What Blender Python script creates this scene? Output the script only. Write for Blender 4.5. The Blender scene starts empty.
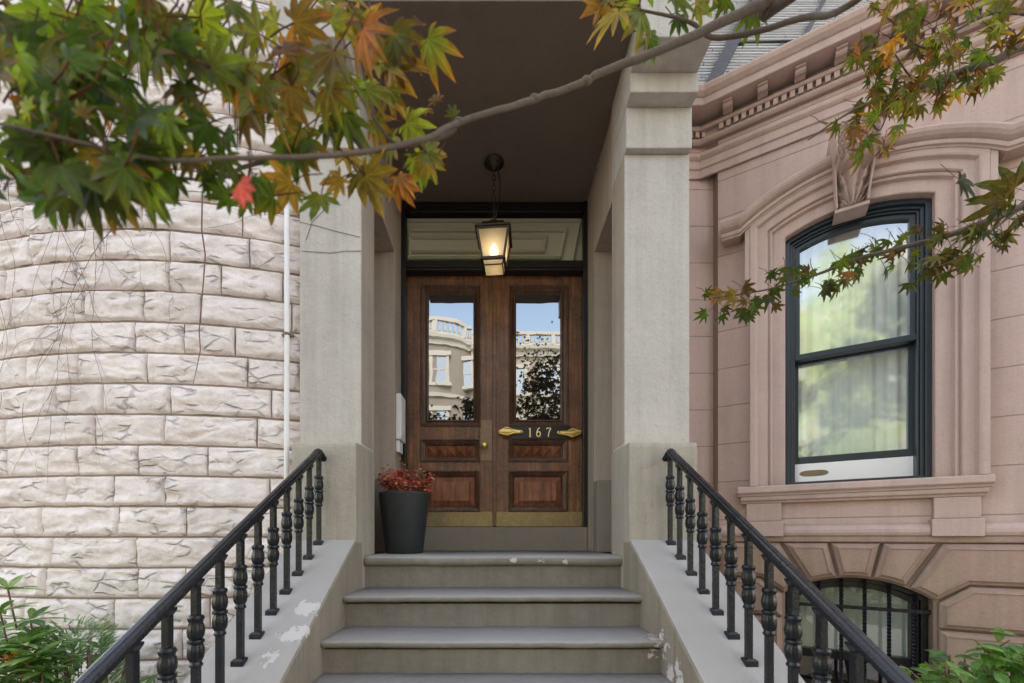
import bpy, math, random
from mathutils import Vector, Matrix, noise
random.seed(7)
R = math.radians
scene = bpy.context.scene
COL = scene.collection
VX, HY, F = 494.5, 537.0, 430.0       # camera principal column / horizon row / focal length, for laying out the plan
EYE = 1.62                            # eye height above the pavement; all heights below are relative to the eye

def P(px, py, d):
    """plan point at distance d whose bearing and elevation were read off the photograph"""
    return Vector(((px - VX) * d / F, d, (HY - py) * d / F))

# ------------------------------------------------------------------ node helpers
def new_mat(name):
    m = bpy.data.materials.new(name); m.use_nodes = True
    nt = m.node_tree
    return m, nt, nt.nodes['Principled BSDF']

def N(nt, typ, **kw):
    n = nt.nodes.new(typ)
    for k, v in kw.items():
        if hasattr(n, k): setattr(n, k, v)
        else: n.inputs[k].default_value = v
    return n

def L(nt, a, b): nt.links.new(a, b)

def coords(nt, scale=(1, 1, 1)):
    g = N(nt, 'ShaderNodeNewGeometry')
    mp = N(nt, 'ShaderNodeMapping'); mp.inputs['Scale'].default_value = scale
    L(nt, g.outputs['Position'], mp.inputs['Vector'])
    return mp.outputs['Vector']

def noise_n(nt, vec, scale, detail=4, rough=.55):
    n = N(nt, 'ShaderNodeTexNoise'); n.inputs['Scale'].default_value = scale
    n.inputs['Detail'].default_value = detail; n.inputs['Roughness'].default_value = rough
    L(nt, vec, n.inputs['Vector']); return n.outputs['Fac']

def ramp(nt, fac, stops):
    r = N(nt, 'ShaderNodeValToRGB')
    els = r.color_ramp.elements
    while len(els) < len(stops): els.new(.5)
    for e, (p, c) in zip(els, stops):
        e.position = p; e.color = (*c, 1) if len(c) == 3 else c
    L(nt, fac, r.inputs['Fac']); return r.outputs['Color']

def mixc(nt, fac, a, b, mode='MIX'):
    n = N(nt, 'ShaderNodeMix'); n.data_type = 'RGBA'; n.blend_type = mode
    for s, v in ((n.inputs[0], fac), (n.inputs[6], a), (n.inputs[7], b)):
        if hasattr(v, 'is_linked'): L(nt, v, s)
        elif isinstance(v, (tuple, list)): s.default_value = (*v, 1) if len(v) == 3 else v
        else: s.default_value = v
    return n.outputs[2]

def math_n(nt, op, a, b=None, c=None):
    n = N(nt, 'ShaderNodeMath'); n.operation = op
    for i, v in enumerate((a, b, c)):
        if v is None: continue
        if hasattr(v, 'is_linked'): L(nt, v, n.inputs[i])
        else: n.inputs[i].default_value = v
    return n.outputs[0]

def bump(nt, bsdf, h, strength, dist=.01):
    b = N(nt, 'ShaderNodeBump'); b.inputs['Strength'].default_value = strength; b.inputs['Distance'].default_value = dist
    L(nt, h, b.inputs['Height']); L(nt, b.outputs['Normal'], bsdf.inputs['Normal'])

def scl(c, k): return tuple(min(1, v * k) for v in c)

def painted(name, col, var=.12, rough=.7, bs=60, bst=.25, stretch=(1, 1, 1), stain=None, stain_amt=.5, patches=(), patch_col=(.64, .59, .55), big=2.0, joints=None, up_col=None, ao=.0, spec=.35, streak=.0, crack=0):
    m, nt, b = new_mat(name); tint_ = (1.025, 1, .955)
    col = tuple(a * t for a, t in zip(col, tint_))
    if up_col: up_col = tuple(a * t for a, t in zip(up_col, tint_))
    v = coords(nt, stretch); v0 = coords(nt)
    n1 = noise_n(nt, v, big, 6, .6); n2 = noise_n(nt, v, bs, 5, .6); n3 = noise_n(nt, v, 14, 5, .65)
    f = math_n(nt, 'ADD', math_n(nt, 'MULTIPLY', n1, .6), math_n(nt, 'MULTIPLY', n3, .4))
    c = ramp(nt, f, [(.3, scl(col, 1 - var)), (.5, col), (.72, scl(col, 1 + var * .8))])
    crk = None
    if crack:
        warp = N(nt, 'ShaderNodeTexNoise'); warp.inputs['Scale'].default_value = 5; warp.inputs['Detail'].default_value = 3; L(nt, v0, warp.inputs['Vector'])
        vm = N(nt, 'ShaderNodeVectorMath'); vm.operation = 'MULTIPLY_ADD'; L(nt, warp.outputs['Color'], vm.inputs[0]); vm.inputs[1].default_value = (.10, .10, .07); L(nt, v0, vm.inputs[2])
        mp2 = N(nt, 'ShaderNodeMapping'); mp2.inputs['Scale'].default_value = (6.5, 6.5, 15); L(nt, vm.outputs[0], mp2.inputs['Vector'])
        vo = N(nt, 'ShaderNodeTexVoronoi'); vo.feature = 'DISTANCE_TO_EDGE'; vo.inputs['Scale'].default_value = 1; L(nt, mp2.outputs[0], vo.inputs['Vector'])
        vc = N(nt, 'ShaderNodeTexVoronoi'); vc.inputs['Scale'].default_value = 1; L(nt, mp2.outputs[0], vc.inputs['Vector'])
        gate = ramp(nt, noise_n(nt, v0, 7, 3, .5), [(.5, (0, 0, 0)), (.62, (1, 1, 1))])
        crk = math_n(nt, 'MULTIPLY', ramp(nt, vo.outputs['Distance'], [(0, (1, 1, 1)), (.10, (0, 0, 0))]), gate)
        fac_ = vc.outputs['Distance']
        c = mixc(nt, math_n(nt, 'MULTIPLY', crk, .42), c, scl(col, .45))
    if stain:
        s = noise_n(nt, v0, 1.7, 7, .7)
        sm = ramp(nt, s, [(.5, (0, 0, 0)), (.72, (stain_amt,) * 3)])
        c = mixc(nt, sm, c, stain)
    if streak:
        sn = noise_n(nt, coords(nt, (9, 9, .55)), 1.3, 6, .65); fn = noise_n(nt, v0, 95, 3, .6)
        c = mixc(nt, streak, c, ramp(nt, sn, [(.36, (.42, .38, .33)), (.56, (1, 1, 1))]), 'MULTIPLY')
        c = mixc(nt, streak * .8, c, ramp(nt, fn, [(.36, (.5, .47, .44)), (.46, (1, 1, 1))]), 'MULTIPLY')
    h = math_n(nt, 'ADD', math_n(nt, 'MULTIPLY', n2, .5), n3)
    if crk is not None: h = math_n(nt, 'SUBTRACT', math_n(nt, 'MULTIPLY_ADD', fac_, -.9, h), math_n(nt, 'MULTIPLY', crk, 1.6))
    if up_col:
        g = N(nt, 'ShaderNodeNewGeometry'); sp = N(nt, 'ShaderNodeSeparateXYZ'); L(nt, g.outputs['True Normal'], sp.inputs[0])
        mix_amt = math_n(nt, 'MULTIPLY', ramp(nt, sp.outputs[2], [(.35, (0, 0, 0)), (.75, (1, 1, 1))]), math_n(nt, 'ADD', .55, math_n(nt, 'MULTIPLY', n1, .7)))
        c = mixc(nt, mix_amt, c, up_col)  # upward faces blend towards a second, paler colour
    if joints:                       # incised horizontal joint lines: (spacing, offset)
        g = N(nt, 'ShaderNodeNewGeometry'); sp = N(nt, 'ShaderNodeSeparateXYZ'); L(nt, g.outputs['Position'], sp.inputs[0])
        t = math_n(nt, 'FRACT', math_n(nt, 'DIVIDE', math_n(nt, 'SUBTRACT', sp.outputs[2], joints[1] - 20 * joints[0]), joints[0]))
        d = math_n(nt, 'ABSOLUTE', math_n(nt, 'SUBTRACT', t, .5))
        ln = ramp(nt, d, [(.479, (0, 0, 0)), (.494, (1, 1, 1))])
        c = mixc(nt, math_n(nt, 'MULTIPLY', ln, .5), c, scl(col, .45))
        h = math_n(nt, 'SUBTRACT', h, math_n(nt, 'MULTIPLY', ln, 1.5))
    if patches:                      # flaked paint
        acc = None
        for (x, y, z, r) in patches:
            dd = N(nt, 'ShaderNodeVectorMath'); dd.operation = 'DISTANCE'; L(nt, v0, dd.inputs[0]); dd.inputs[1].default_value = (x, y, z + EYE)
            q = math_n(nt, 'SUBTRACT', 1, math_n(nt, 'DIVIDE', dd.outputs['Value'], r))
            acc = q if acc is None else math_n(nt, 'MAXIMUM', acc, q)
        pn = noise_n(nt, v0, 19, 8, .62)
        msk = ramp(nt, math_n(nt, 'ADD', math_n(nt, 'MULTIPLY', math_n(nt, 'MINIMUM', math_n(nt, 'MAXIMUM', acc, 0), .5), .32), math_n(nt, 'MULTIPLY', pn, 1.0)), [(.625, (0, 0, 0)), (.64, (1, 1, 1))])
        edge = math_n(nt, 'GREATER_THAN', acc, 0.02)
        msk2 = math_n(nt, 'MULTIPLY', msk, edge)
        c = mixc(nt, msk2, c, patch_col)
        h = math_n(nt, 'SUBTRACT', h, math_n(nt, 'MULTIPLY', msk2, .5))
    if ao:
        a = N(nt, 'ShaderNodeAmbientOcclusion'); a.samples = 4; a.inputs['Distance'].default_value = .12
        c = mixc(nt, math_n(nt, 'MULTIPLY', math_n(nt, 'SUBTRACT', 1, a.outputs['AO']), ao), c, scl(col, .3))  # shade of crevices mixed into the base colour
    L(nt, c, b.inputs['Base Color'])
    b.inputs['Specular IOR Level'].default_value = spec
    L(nt, math_n(nt, 'ADD', rough - .1, math_n(nt, 'MULTIPLY', n3, .2)), b.inputs['Roughness'])
    bump(nt, b, h, bst)
    return m

M = {}
M['bay_stone'] = painted('bay_stone', (.86, .785, .765), .14, .8, 70, .85, stain=(.68, .59, .54), stain_amt=.4, streak=.15, crack=1, ao=.0)
M['bay_joint'] = painted('bay_joint', (.27, .22, .185), .35, .9, 50, .4)
M['shaft'] = painted('shaft_paint', (.535, .505, .465), .12, .8, 45, .9, stain=(.45, .41, .36), stain_amt=.55, streak=.2)
M['taupe'] = painted('taupe_paint', (.27, .235, .195), .14, .7, 45, .4, stain=(.3, .26, .21), stain_amt=.4)
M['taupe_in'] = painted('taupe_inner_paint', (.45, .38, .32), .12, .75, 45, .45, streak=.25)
M['base'] = painted('pillar_base_paint', (.43, .39, .33), .14, .78, 30, .9, stain=(.40, .36, .29), stain_amt=.55, streak=.25)
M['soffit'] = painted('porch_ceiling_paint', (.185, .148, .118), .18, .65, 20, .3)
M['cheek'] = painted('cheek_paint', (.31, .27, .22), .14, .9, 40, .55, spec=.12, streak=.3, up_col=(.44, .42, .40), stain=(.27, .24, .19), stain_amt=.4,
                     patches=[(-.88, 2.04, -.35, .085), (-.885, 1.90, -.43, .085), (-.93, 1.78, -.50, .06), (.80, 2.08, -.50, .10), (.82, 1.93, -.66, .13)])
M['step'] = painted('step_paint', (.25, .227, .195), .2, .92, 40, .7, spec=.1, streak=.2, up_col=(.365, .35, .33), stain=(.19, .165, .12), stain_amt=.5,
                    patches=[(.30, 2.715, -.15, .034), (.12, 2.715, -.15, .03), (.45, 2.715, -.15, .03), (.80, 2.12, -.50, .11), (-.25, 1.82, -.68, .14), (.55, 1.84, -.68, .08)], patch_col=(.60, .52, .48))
M['brown'] = painted('brownstone_paint', (.575, .43, .385), .09, .8, 55, .45, stain=(.55, .41, .35), stain_amt=.45, streak=.16, joints=(.287, .13 + EYE))
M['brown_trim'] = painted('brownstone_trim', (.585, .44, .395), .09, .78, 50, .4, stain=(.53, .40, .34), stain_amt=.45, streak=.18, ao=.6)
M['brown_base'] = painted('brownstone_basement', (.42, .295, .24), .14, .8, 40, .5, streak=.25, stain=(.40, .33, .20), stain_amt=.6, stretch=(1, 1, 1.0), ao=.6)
M['sash'] = painted('dark_sash_paint', (.022, .034, .046), .4, .35, 40, .2, stretch=(1, 1, .2), spec=.5)
M['black_wood'] = painted('black_gloss_paint', (.012, .012, .013), .3, .35, 40, .15, spec=.5)
M['iron'] = painted('black_iron_paint', (.008, .010, .013), .4, .27, 70, .25, spec=.48, stain=(.03, .031, .031), stain_amt=.35)
M['transom'] = painted('transom_paint', (.58, .58, .48), .06, .5, 30, .1)
M['white_pipe'] = painted('white_pipe_paint', (.82, .82, .82), .05, .4, 40, .1)
M['white_box'] = painted('white_box_paint', (.9, .9, .9), .04, .4, 40, .05)
M['blind'] = painted('blind_fabric', (.56, .60, .52), .05, .8, 30, .05)
M['curtain'] = painted('curtain_fabric', (.86, .95, .92), .05, .85, 30, .1)
M['brass_dark'] = None
M['room'] = painted('dark_room', (.03, .03, .03), .1, .9)
M['pot'] = painted('charcoal_planter', (.03, .033, .037), .2, .42, 12, .35, stretch=(.5, .5, 14), spec=.5)
M['soil'] = painted('soil', (.04, .028, .018), .4, .95, 60, 1)
M['pavement'] = painted('pavement_concrete', (.33, .31, .29), .12, .85, 60, .3)
M['asphalt'] = painted('asphalt', (.05, .05, .052), .25, .9, 150, .4)
M['earth'] = painted('bed_earth', (.07, .05, .035), .4, .95, 40, 1)
M['bark'] = painted('maple_bark', (.12, .092, .066), .45, .75, 120, .5, stretch=(1, 1, 1), stain=(.08, .05, .04), stain_amt=.8)
M['vine'] = painted('dry_vine_bark', (.20, .12, .09), .35, .85, 80, .3)
M['stucco_far'] = painted('far_tan_stone', (.30, .275, .245), .1, .8, 20, .2)
M['cream_far'] = painted('far_cream_stone', (.42, .385, .32), .08, .8, 20, .2)
M['white_far'] = painted('far_white_trim', (.58, .57, .54), .06, .7, 20, .1)
M['slate_far'] = painted('far_slate', (.12, .12, .13), .2, .6, 20, .3)
M['tar'] = painted('roof_tar', (.02, .02, .022), .3, .5, 40, .4)

def metal(name, col, rough, var=.15, bs=30, tarnish=None):
    m, nt, b = new_mat(name); v = coords(nt)
    n = noise_n(nt, v, bs, 5, .6)
    c = ramp(nt, n, [(.35, scl(col, 1 - var)), (.65, scl(col, 1 + var))])
    if tarnish:
        t = noise_n(nt, v, 9, 7, .7)
        c = mixc(nt, ramp(nt, t, [(.48, (0, 0, 0)), (.6, (.85,) * 3)]), c, tarnish)
    L(nt, c, b.inputs['Base Color']); b.inputs['Metallic'].default_value = .9
    L(nt, math_n(nt, 'ADD', rough - .1, math_n(nt, 'MULTIPLY', n, .25)), b.inputs['Roughness'])
    bump(nt, b, n, .1); return m
M['brass'] = metal('polished_brass', (1.0, .66, .22), .34)
M['brass_dark'] = metal('worn_brass', (.40, .30, .15), .55, tarnish=(.30, .25, .14))
M['plate_brass'] = metal('dull_push_plate', (.27, .19, .125), .55)
M['gold'] = metal('gold_numeral', (.95, .74, .38), .35)
M['bronze'] = metal('dark_bronze', (.075, .06, .045), .45)

def wood(name, a, b_, c_):
    m, nt, b = new_mat(name)
    v = coords(nt, (26, 26, 1.6)); v2 = coords(nt)
    n = noise_n(nt, v, 1.6, 4, .55); big = noise_n(nt, v2, 4.5, 6, .65)
    f = math_n(nt, 'ADD', math_n(nt, 'MULTIPLY', n, .5), math_n(nt, 'MULTIPLY', big, .5))
    c = ramp(nt, f, [(.33, a), (.52, b_), (.7, c_)])
    # sun-bleached and rubbed arrises
    g = N(nt, 'ShaderNodeNewGeometry')
    mix_amt = noise_n(nt, v2, 40, 6, .7)
    pt = math_n(nt, 'MULTIPLY', ramp(nt, g.outputs['Pointiness'], [(.52, (0, 0, 0)), (.6, (.8,) * 3)]), ramp(nt, mix_amt, [(.4, (0, 0, 0)), (.65, (1, 1, 1))]))
    c = mixc(nt, pt, c, (.22, .15, .10))
    L(nt, c, b.inputs['Base Color'])
    L(nt, math_n(nt, 'ADD', .28, math_n(nt, 'MULTIPLY', big, .3)), b.inputs['Roughness'])
    b.inputs['Coat Weight'].default_value = .12; b.inputs['Coat Roughness'].default_value = .25
    bump(nt, b, n, .12, .004); return m
M['wood'] = wood('oak_door_varnish', (.032, .009, .003), (.19, .068, .023), (.46, .20, .075))
M['wood_red'] = wood('panel_varnish', (.06, .015, .006), (.28, .085, .032), (.48, .20, .10))
M['wood_dark'] = wood('moulding_varnish', (.035, .014, .008), (.12, .056, .03), (.25, .145, .09))

def glass(name, refl, tint=(.9, .95, .92), dark=None, rgh=.0):
    m = bpy.data.materials.new(name); m.use_nodes = True; nt = m.node_tree; nt.nodes.remove(nt.nodes['Principled BSDF'])
    out = nt.nodes['Material Output']
    gl = N(nt, 'ShaderNodeBsdfGlossy'); gl.inputs['Roughness'].default_value = rgh; gl.inputs['Color'].default_value = (.84, .94, 1, 1) if dark else (1, 1, 1, 1)
    # slight waviness of old sheet glass
    v = coords(nt); n = noise_n(nt, v, 3.0, 2, .5); b = N(nt, 'ShaderNodeBump'); b.inputs['Strength'].default_value = .02; b.inputs['Distance'].default_value = .03
    L(nt, n, b.inputs['Height']); L(nt, b.outputs['Normal'], gl.inputs['Normal'])
    if dark: tr = N(nt, 'ShaderNodeBsdfDiffuse'); tr.inputs['Color'].default_value = (*dark, 1)
    else: tr = N(nt, 'ShaderNodeBsdfTransparent'); tr.inputs['Color'].default_value = (*tint, 1)
    mx = N(nt, 'ShaderNodeMixShader'); mx.inputs[0].default_value = refl
    L(nt, tr.outputs[0], mx.inputs[1]); L(nt, gl.outputs[0], mx.inputs[2]); L(nt, mx.outputs[0], out.inputs['Surface'])
    return m
M['door_glass'] = glass('door_glass', .36, dark=(.012, .011, .010))
M['window_glass'] = glass('window_glass', .35, (1, 1, 1), rgh=.055)
M['far_glass'] = glass('far_window_glass', .35, dark=(.05, .07, .09))

def lamp_glass():
    m = bpy.data.materials.new('lantern_glass'); m.use_nodes = True; nt = m.node_tree; nt.nodes.remove(nt.nodes['Principled BSDF'])
    out = nt.nodes['Material Output']
    a = N(nt, 'ShaderNodeBsdfTransparent'); a.inputs['Color'].default_value = (1, .9, .72, 1)
    t = N(nt, 'ShaderNodeBsdfTranslucent'); t.inputs['Color'].default_value = (.36, .31, .23, 1)
    g = N(nt, 'ShaderNodeBsdfGlossy'); g.inputs['Roughness'].default_value = .15
    m1 = N(nt, 'ShaderNodeMixShader'); m1.inputs[0].default_value = .86; L(nt, a.outputs[0], m1.inputs[1]); L(nt, t.outputs[0], m1.inputs[2])
    m2 = N(nt, 'ShaderNodeMixShader'); m2.inputs[0].default_value = .08; L(nt, m1.outputs[0], m2.inputs[1]); L(nt, g.outputs[0], m2.inputs[2])
    L(nt, m2.outputs[0], out.inputs['Surface']); return m
M['lamp_glass'] = lamp_glass()
def emis(name, c, s):
    m, nt, b = new_mat(name); b.inputs['Emission Color'].default_value = (*c, 1); b.inputs['Emission Strength'].default_value = s
    v = coords(nt); L(nt, ramp(nt, noise_n(nt, v, 40), [(.3, c), (.7, c)]), b.inputs['Base Color']); return m
M['bulb'] = emis('lit_bulb', (1, .78, .45), 14)

def leafmat(name, trans=.45, rough=.42, gain=1.0):
    m, nt, b = new_mat(name)
    at = N(nt, 'ShaderNodeAttribute'); at.attribute_name = 'Col'
    v = coords(nt); n = noise_n(nt, v, 55, 5, .6)
    c = mixc(nt, 1.0, at.outputs['Color'], ramp(nt, n, [(.3, (.62, .6, .6)), (.7, (1.25, 1.22, 1.1))]), 'MULTIPLY')
    sp_ = noise_n(nt, v, 130, 4, .6); blotch = noise_n(nt, v, 22, 5, .6)
    c = mixc(nt, ramp(nt, blotch, [(.56, (0, 0, 0)), (.72, (.55,) * 3)]), c, mixc(nt, 1.0, c, (1.5, .75, .5), 'MULTIPLY'))
    c = mixc(nt, ramp(nt, sp_, [(.66, (0, 0, 0)), (.72, (.7,) * 3)]), c, (.10, .05, .02))
    c = mixc(nt, ramp(nt, at.outputs['Alpha'], [(.86, (0, 0, 0)), (.97, (.6,) * 3)]), c, mixc(nt, 1.0, c, (2.0, 1.7, 1.4), 'MULTIPLY'))
    L(nt, c, b.inputs['Base Color']); b.inputs['Roughness'].default_value = rough; b.inputs['Specular IOR Level'].default_value = .4
    t = N(nt, 'ShaderNodeBsdfTranslucent'); L(nt, mixc(nt, 1.0, c, (1.5 * gain, 1.6 * gain, .6 * gain), 'MULTIPLY'), t.inputs['Color'])
    mx = N(nt, 'ShaderNodeMixShader'); mx.inputs[0].default_value = trans
    L(nt, b.outputs[0], mx.inputs[1]); L(nt, t.outputs[0], mx.inputs[2]); L(nt, mx.outputs[0], nt.nodes['Material Output'].inputs['Surface'])
    bump(nt, b, n, .2, .003)
    return m
M['leaf'] = leafmat('maple_leaf', .58, .45, 1.15)
M['shrub_leaf'] = leafmat('shrub_leaf', .3)
M['far_leaf'] = leafmat('street_tree_leaf', .35)

# ------------------------------------------------------------------ mesh builder
class MB:
    def __init__(s, fn=None): s.v = []; s.f = []; s.mi = []; s.col = []; s.fn = fn; s.cur = 0; s.smooth = []; s.sm = False
    def add(s, vs, fs, col=None):
        b = len(s.v)
        s.v += [Vector(s.fn(*p)) if s.fn else Vector(p) for p in vs]
        for f in fs: s.f.append([b + i for i in f]); s.mi.append(s.cur); s.smooth.append(s.sm)
        if col is not None: s.col += col if isinstance(col, list) else [col] * len(vs)
        return s
    def box(s, x0, x1, y0, y1, z0, z1):
        s.add([(x0, y0, z0), (x1, y0, z0), (x1, y1, z0), (x0, y1, z0), (x0, y0, z1), (x1, y0, z1), (x1, y1, z1), (x0, y1, z1)],
              [(0, 3, 2, 1), (4, 5, 6, 7), (0, 1, 5, 4), (1, 2, 6, 5), (2, 3, 7, 6), (3, 0, 4, 7)]); return s
    def loft(s, rings, closed=True, caps=True):
        n = len(rings[0]); vs = [p for r in rings for p in r]; fs = []
        for i in range(len(rings) - 1):
            for j in range(n if closed else n - 1):
                k = (j + 1) % n
                fs.append((i * n + j, i * n + k, (i + 1) * n + k, (i + 1) * n + j))
        if caps and closed: fs += [tuple(range(n))[::-1], tuple((len(rings) - 1) * n + j for j in range(n))]
        return s.add(vs, fs)
    def tube(s, pts, rad, n=8, col=None):
        pts = [Vector(p) for p in pts]; rings = []; up = Vector((.13, .27, .95))
        for i, p in enumerate(pts):
            t = (pts[min(i + 1, len(pts) - 1)] - pts[max(i - 1, 0)]).normalized()
            a = t.cross(up)
            if a.length < .1: a = t.cross(Vector((1, 0, 0)))
            a.normalize(); b = t.cross(a); r = rad[i] if isinstance(rad, (list, tuple)) else rad
            rings.append([p + (a * math.cos(q) + b * math.sin(q)) * r for q in [2 * math.pi * k / n for k in range(n)]])
        sm = s.sm; s.sm = True; self_n = len(s.v); s.loft(rings); s.sm = sm
        if col is not None: s.col += [col] * (len(s.v) - self_n)
        return s
    def lathe(s, prof, c=(0, 0, 0), n=20, flute=0, nf=8, cap=True):
        rings = []
        for r, z in prof:
            rings.append([(c[0] + r * (1 + flute * math.cos(nf * q)) * math.cos(q), c[1] + r * (1 + flute * math.cos(nf * q)) * math.sin(q), c[2] + z) for q in [2 * math.pi * k / n for k in range(n)]])
        s.sm = True; s.loft(rings, caps=cap); s.sm = False; return s
    def prism(s, poly, y0, y1, axis='y'):
        """polygon in (a,b) extruded along the third axis"""
        def pt(a, b, c): return {'y': (a, c, b), 'x': (c, a, b), 'z': (a, b, c)}[axis]
        n = len(poly)
        vs = [pt(a, b, y0) for a, b in poly] + [pt(a, b, y1) for a, b in poly]
        return s.add(vs, [tuple(range(n)), tuple(range(n, 2 * n))[::-1]] + [(i, (i + 1) % n, n + (i + 1) % n, n + i)[::-1] for i in range(n)])
    def build(s, name, mats, parent=None, label=None, bevel=0, props=None, recalc=True, smooth_all=False):
        if not isinstance(mats, (list, tuple)): mats = [mats]
        off = Vector((0, 0, EYE)) - (parent['_w'] if False else wloc(parent))
        me = bpy.data.meshes.new(name)
        me.from_pydata([tuple(v + off) for v in s.v], [], s.f)
        for m in mats: me.materials.append(m)
        me.polygons.foreach_set('material_index', s.mi)
        me.polygons.foreach_set('use_smooth', [smooth_all or q for q in s.smooth])
        if s.col and len(s.col) == len(s.v):
            a = me.attributes.new('Col', 'FLOAT_COLOR', 'POINT')
            a.data.foreach_set('color', [c for q in s.col for c in (q if len(q) == 4 else (*q, 0.0))])
        me.update()
        if recalc:
            import bmesh
            bm = bmesh.new(); bm.from_mesh(me); bmesh.ops.recalc_face_normals(bm, faces=bm.faces); bm.to_mesh(me); bm.free()
        o = bpy.data.objects.new(name, me); COL.objects.link(o)
        if parent is not None: o.parent = parent
        if label: o['label'] = label
        if bevel:
            bv = o.modifiers.new('edge', 'BEVEL'); bv.width = bevel; bv.segments = 2; bv.limit_method = 'ANGLE'; bv.angle_limit = R(40); bv.harden_normals = False
        for k, v in (props or {}).items(): o[k] = v
        return o

def wloc(o):
    v = Vector((0, 0, 0))
    while o is not None: v += o.location; o = o.parent
    return v

def thing(name, label, cat, loc, group=None):
    o = bpy.data.objects.new(name, None); COL.objects.link(o); o.empty_display_size = .1
    o.location = Vector(loc) + Vector((0, 0, EYE)); o['label'] = label; o['category'] = cat
    if group: o['group'] = group
    return o

def sweep(mb, path, profile, close=False):
    """extrude profile [(o,z)] along an XY polyline, mitred; +o is to the right of travel seen from above (towards the viewer for left-to-right)"""
    path = [Vector(p).to_2d() for p in path]; rings = []
    for i, p in enumerate(path):
        t0 = (path[i] - path[i - 1]).normalized() if i else None
        t1 = (path[i + 1] - path[i]).normalized() if i < len(path) - 1 else None
        nrm = lambda t: Vector((t.y, -t.x))
        if t0 is None: m = nrm(t1)
        elif t1 is None: m = nrm(t0)
        else:
            a, b = nrm(t0), nrm(t1); m = (a + b).normalized(); m /= m.dot(a)
        rings.append([(p.x + m.x * o, p.y + m.y * o, z) for o, z in profile])
    mb.loft(rings, closed=True, caps=True)

def inset(poly, d):
    """offset a simple counter-clockwise polygon inwards by d"""
    out = []; n = len(poly)
    for i in range(n):
        p0, p1, p2 = Vector(poly[i - 1]), Vector(poly[i]), Vector(poly[(i + 1) % n])
        a = (p1 - p0).normalized(); b = (p2 - p1).normalized()
        na, nb = Vector((-a.y, a.x)), Vector((-b.y, b.x)); m = (na + nb).normalized(); k = max(.3, m.dot(na))
        q = p1 + m * (d / k); out.append((q.x, q.y))
    return out

def raised(mb, poly, steps):
    """steps = [(inset, protrusion)...] builds a moulded panel in (u,o,z)"""
    rings = []
    for ins, o in steps:
        q = inset(poly, ins) if ins else poly
        rings.append([(u, o, z) for u, z in q])
    mb.loft(rings, closed=True, caps=True)

# ------------------------------------------------------------------ setting
def sheet(name, x0, x1, y0, y1, z, m):
    mb = MB(); mb.add([(x0, y0, z), (x1, y0, z), (x1, y1, z), (x0, y1, z)], [(0, 1, 2, 3)]); o = mb.build(name, m); o['kind'] = 'structure'; return o
G = -EYE
sheet('ground', -400, 400, -400, 400, G - .135, M['earth'])
mb = MB(); mb.box(-60, 60, -3.2, .62, G - .3, G); o = mb.build('sidewalk', M['pavement'], bevel=.01); o['kind'] = 'structure'
mb = MB(); mb.box(-60, 60, -23.9, -19.0, G - .3, G); o = mb.build('far_sidewalk', M['pavement'], bevel=.01); o['kind'] = 'structure'
sheet('road', -60, 60, -19.0, -3.2, G - .13, M['asphalt'])
mb = MB(); mb.box(-6, -1.24, .62, 8, G - .3, G + .02); mb.box(1.24, 6, .62, 8, G - .3, G + .02); o = mb.build('garden_ground', M['earth']); o['kind'] = 'structure'

# ------------------------------------------------------------------ front steps
st = thing('entrance_steps', 'taupe painted stone stairs with flaking paint rising to the double doors', 'stairs', (0, 2.2, G))
levels = [-.118, -.322, -.497, -.66, -.868, -1.056, -1.244, -1.432]
def nosed(x0, x1, y0, y1, z, thick, n=6):
    r = thick / 2
    pr = [(y1, z), ]
    prof = [(y0 + r + r * math.sin(-a) , z - r + r * math.cos(a)) for a in [math.pi * k / n for k in range(n + 1)]]
    return [(y1, z)] + prof + [(y1, z - thick)]
for i, z in enumerate(levels):
    y = [2.725, 2.35, 2.05][i] if i < 3 else 1.745 - .305 * (i - 3)
    zl = levels[i + 1] if i + 1 < len(levels) else G
    back = 3.84 if i == 0 else y + .42
    ex = .8385 if i == 0 else .845
    mb = MB()
    # gently uneven hand-worn nosing: cross-section lofted along the width
    rings = []
    K = 40
    for k in range(K + 1):
        x = -ex + 2 * ex * k / K
        w = (noise.noise(Vector((x * 2.2, i * 7.3, 0))) * .005 + noise.noise(Vector((x * 9, i * 3.3, 2))) * .0025)
        pr = nosed(0, 0, y + w, back, z + w * .5 - .003 * abs(noise.noise(Vector((x * 4, i, 5)))), .068 if i == 0 else .036)
        rings.append([(x, a, b) for a, b in pr])
    mb.sm = True; mb.loft(rings); mb.sm = False
    mb.box(-ex + .003, ex - .003, y + .04, back - .01, zl - .02, z - .05)
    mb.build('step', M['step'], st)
# cheek walls
for sx in (-1, 1):
    mb = MB(); rings = []
    ys = [2.70, 2.62, 2.59, 2.57, 2.54] + [2.5 - .1 * k for k in range(20)] + [.56]
    for y in ys:
        t = max(0, 2.575 - y); zt = -.015 - .605 * t
        if 2.53 < y < 2.6: zt = -.015 - .605 * max(0, t) 
        xi, xo = (.831 if sx < 0 else .810), 1.215
        w = noise.noise(Vector((y * 2.5, sx * 4, 0))) * .006
        ring = [(sx * xi, y, G), (sx * (xi), y, zt - .02 + w), (sx * (xi + .006), y, zt - .006 + w), (sx * (xi + .02), y, zt + w), (sx * (xo - .012), y, zt + w * .4), (sx * xo, y, zt - .012), (sx * xo, y, G)]
        rings.append(ring)
    mb.loft(rings)
    mb.build('cheek_wall', M['cheek'], st)

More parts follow.
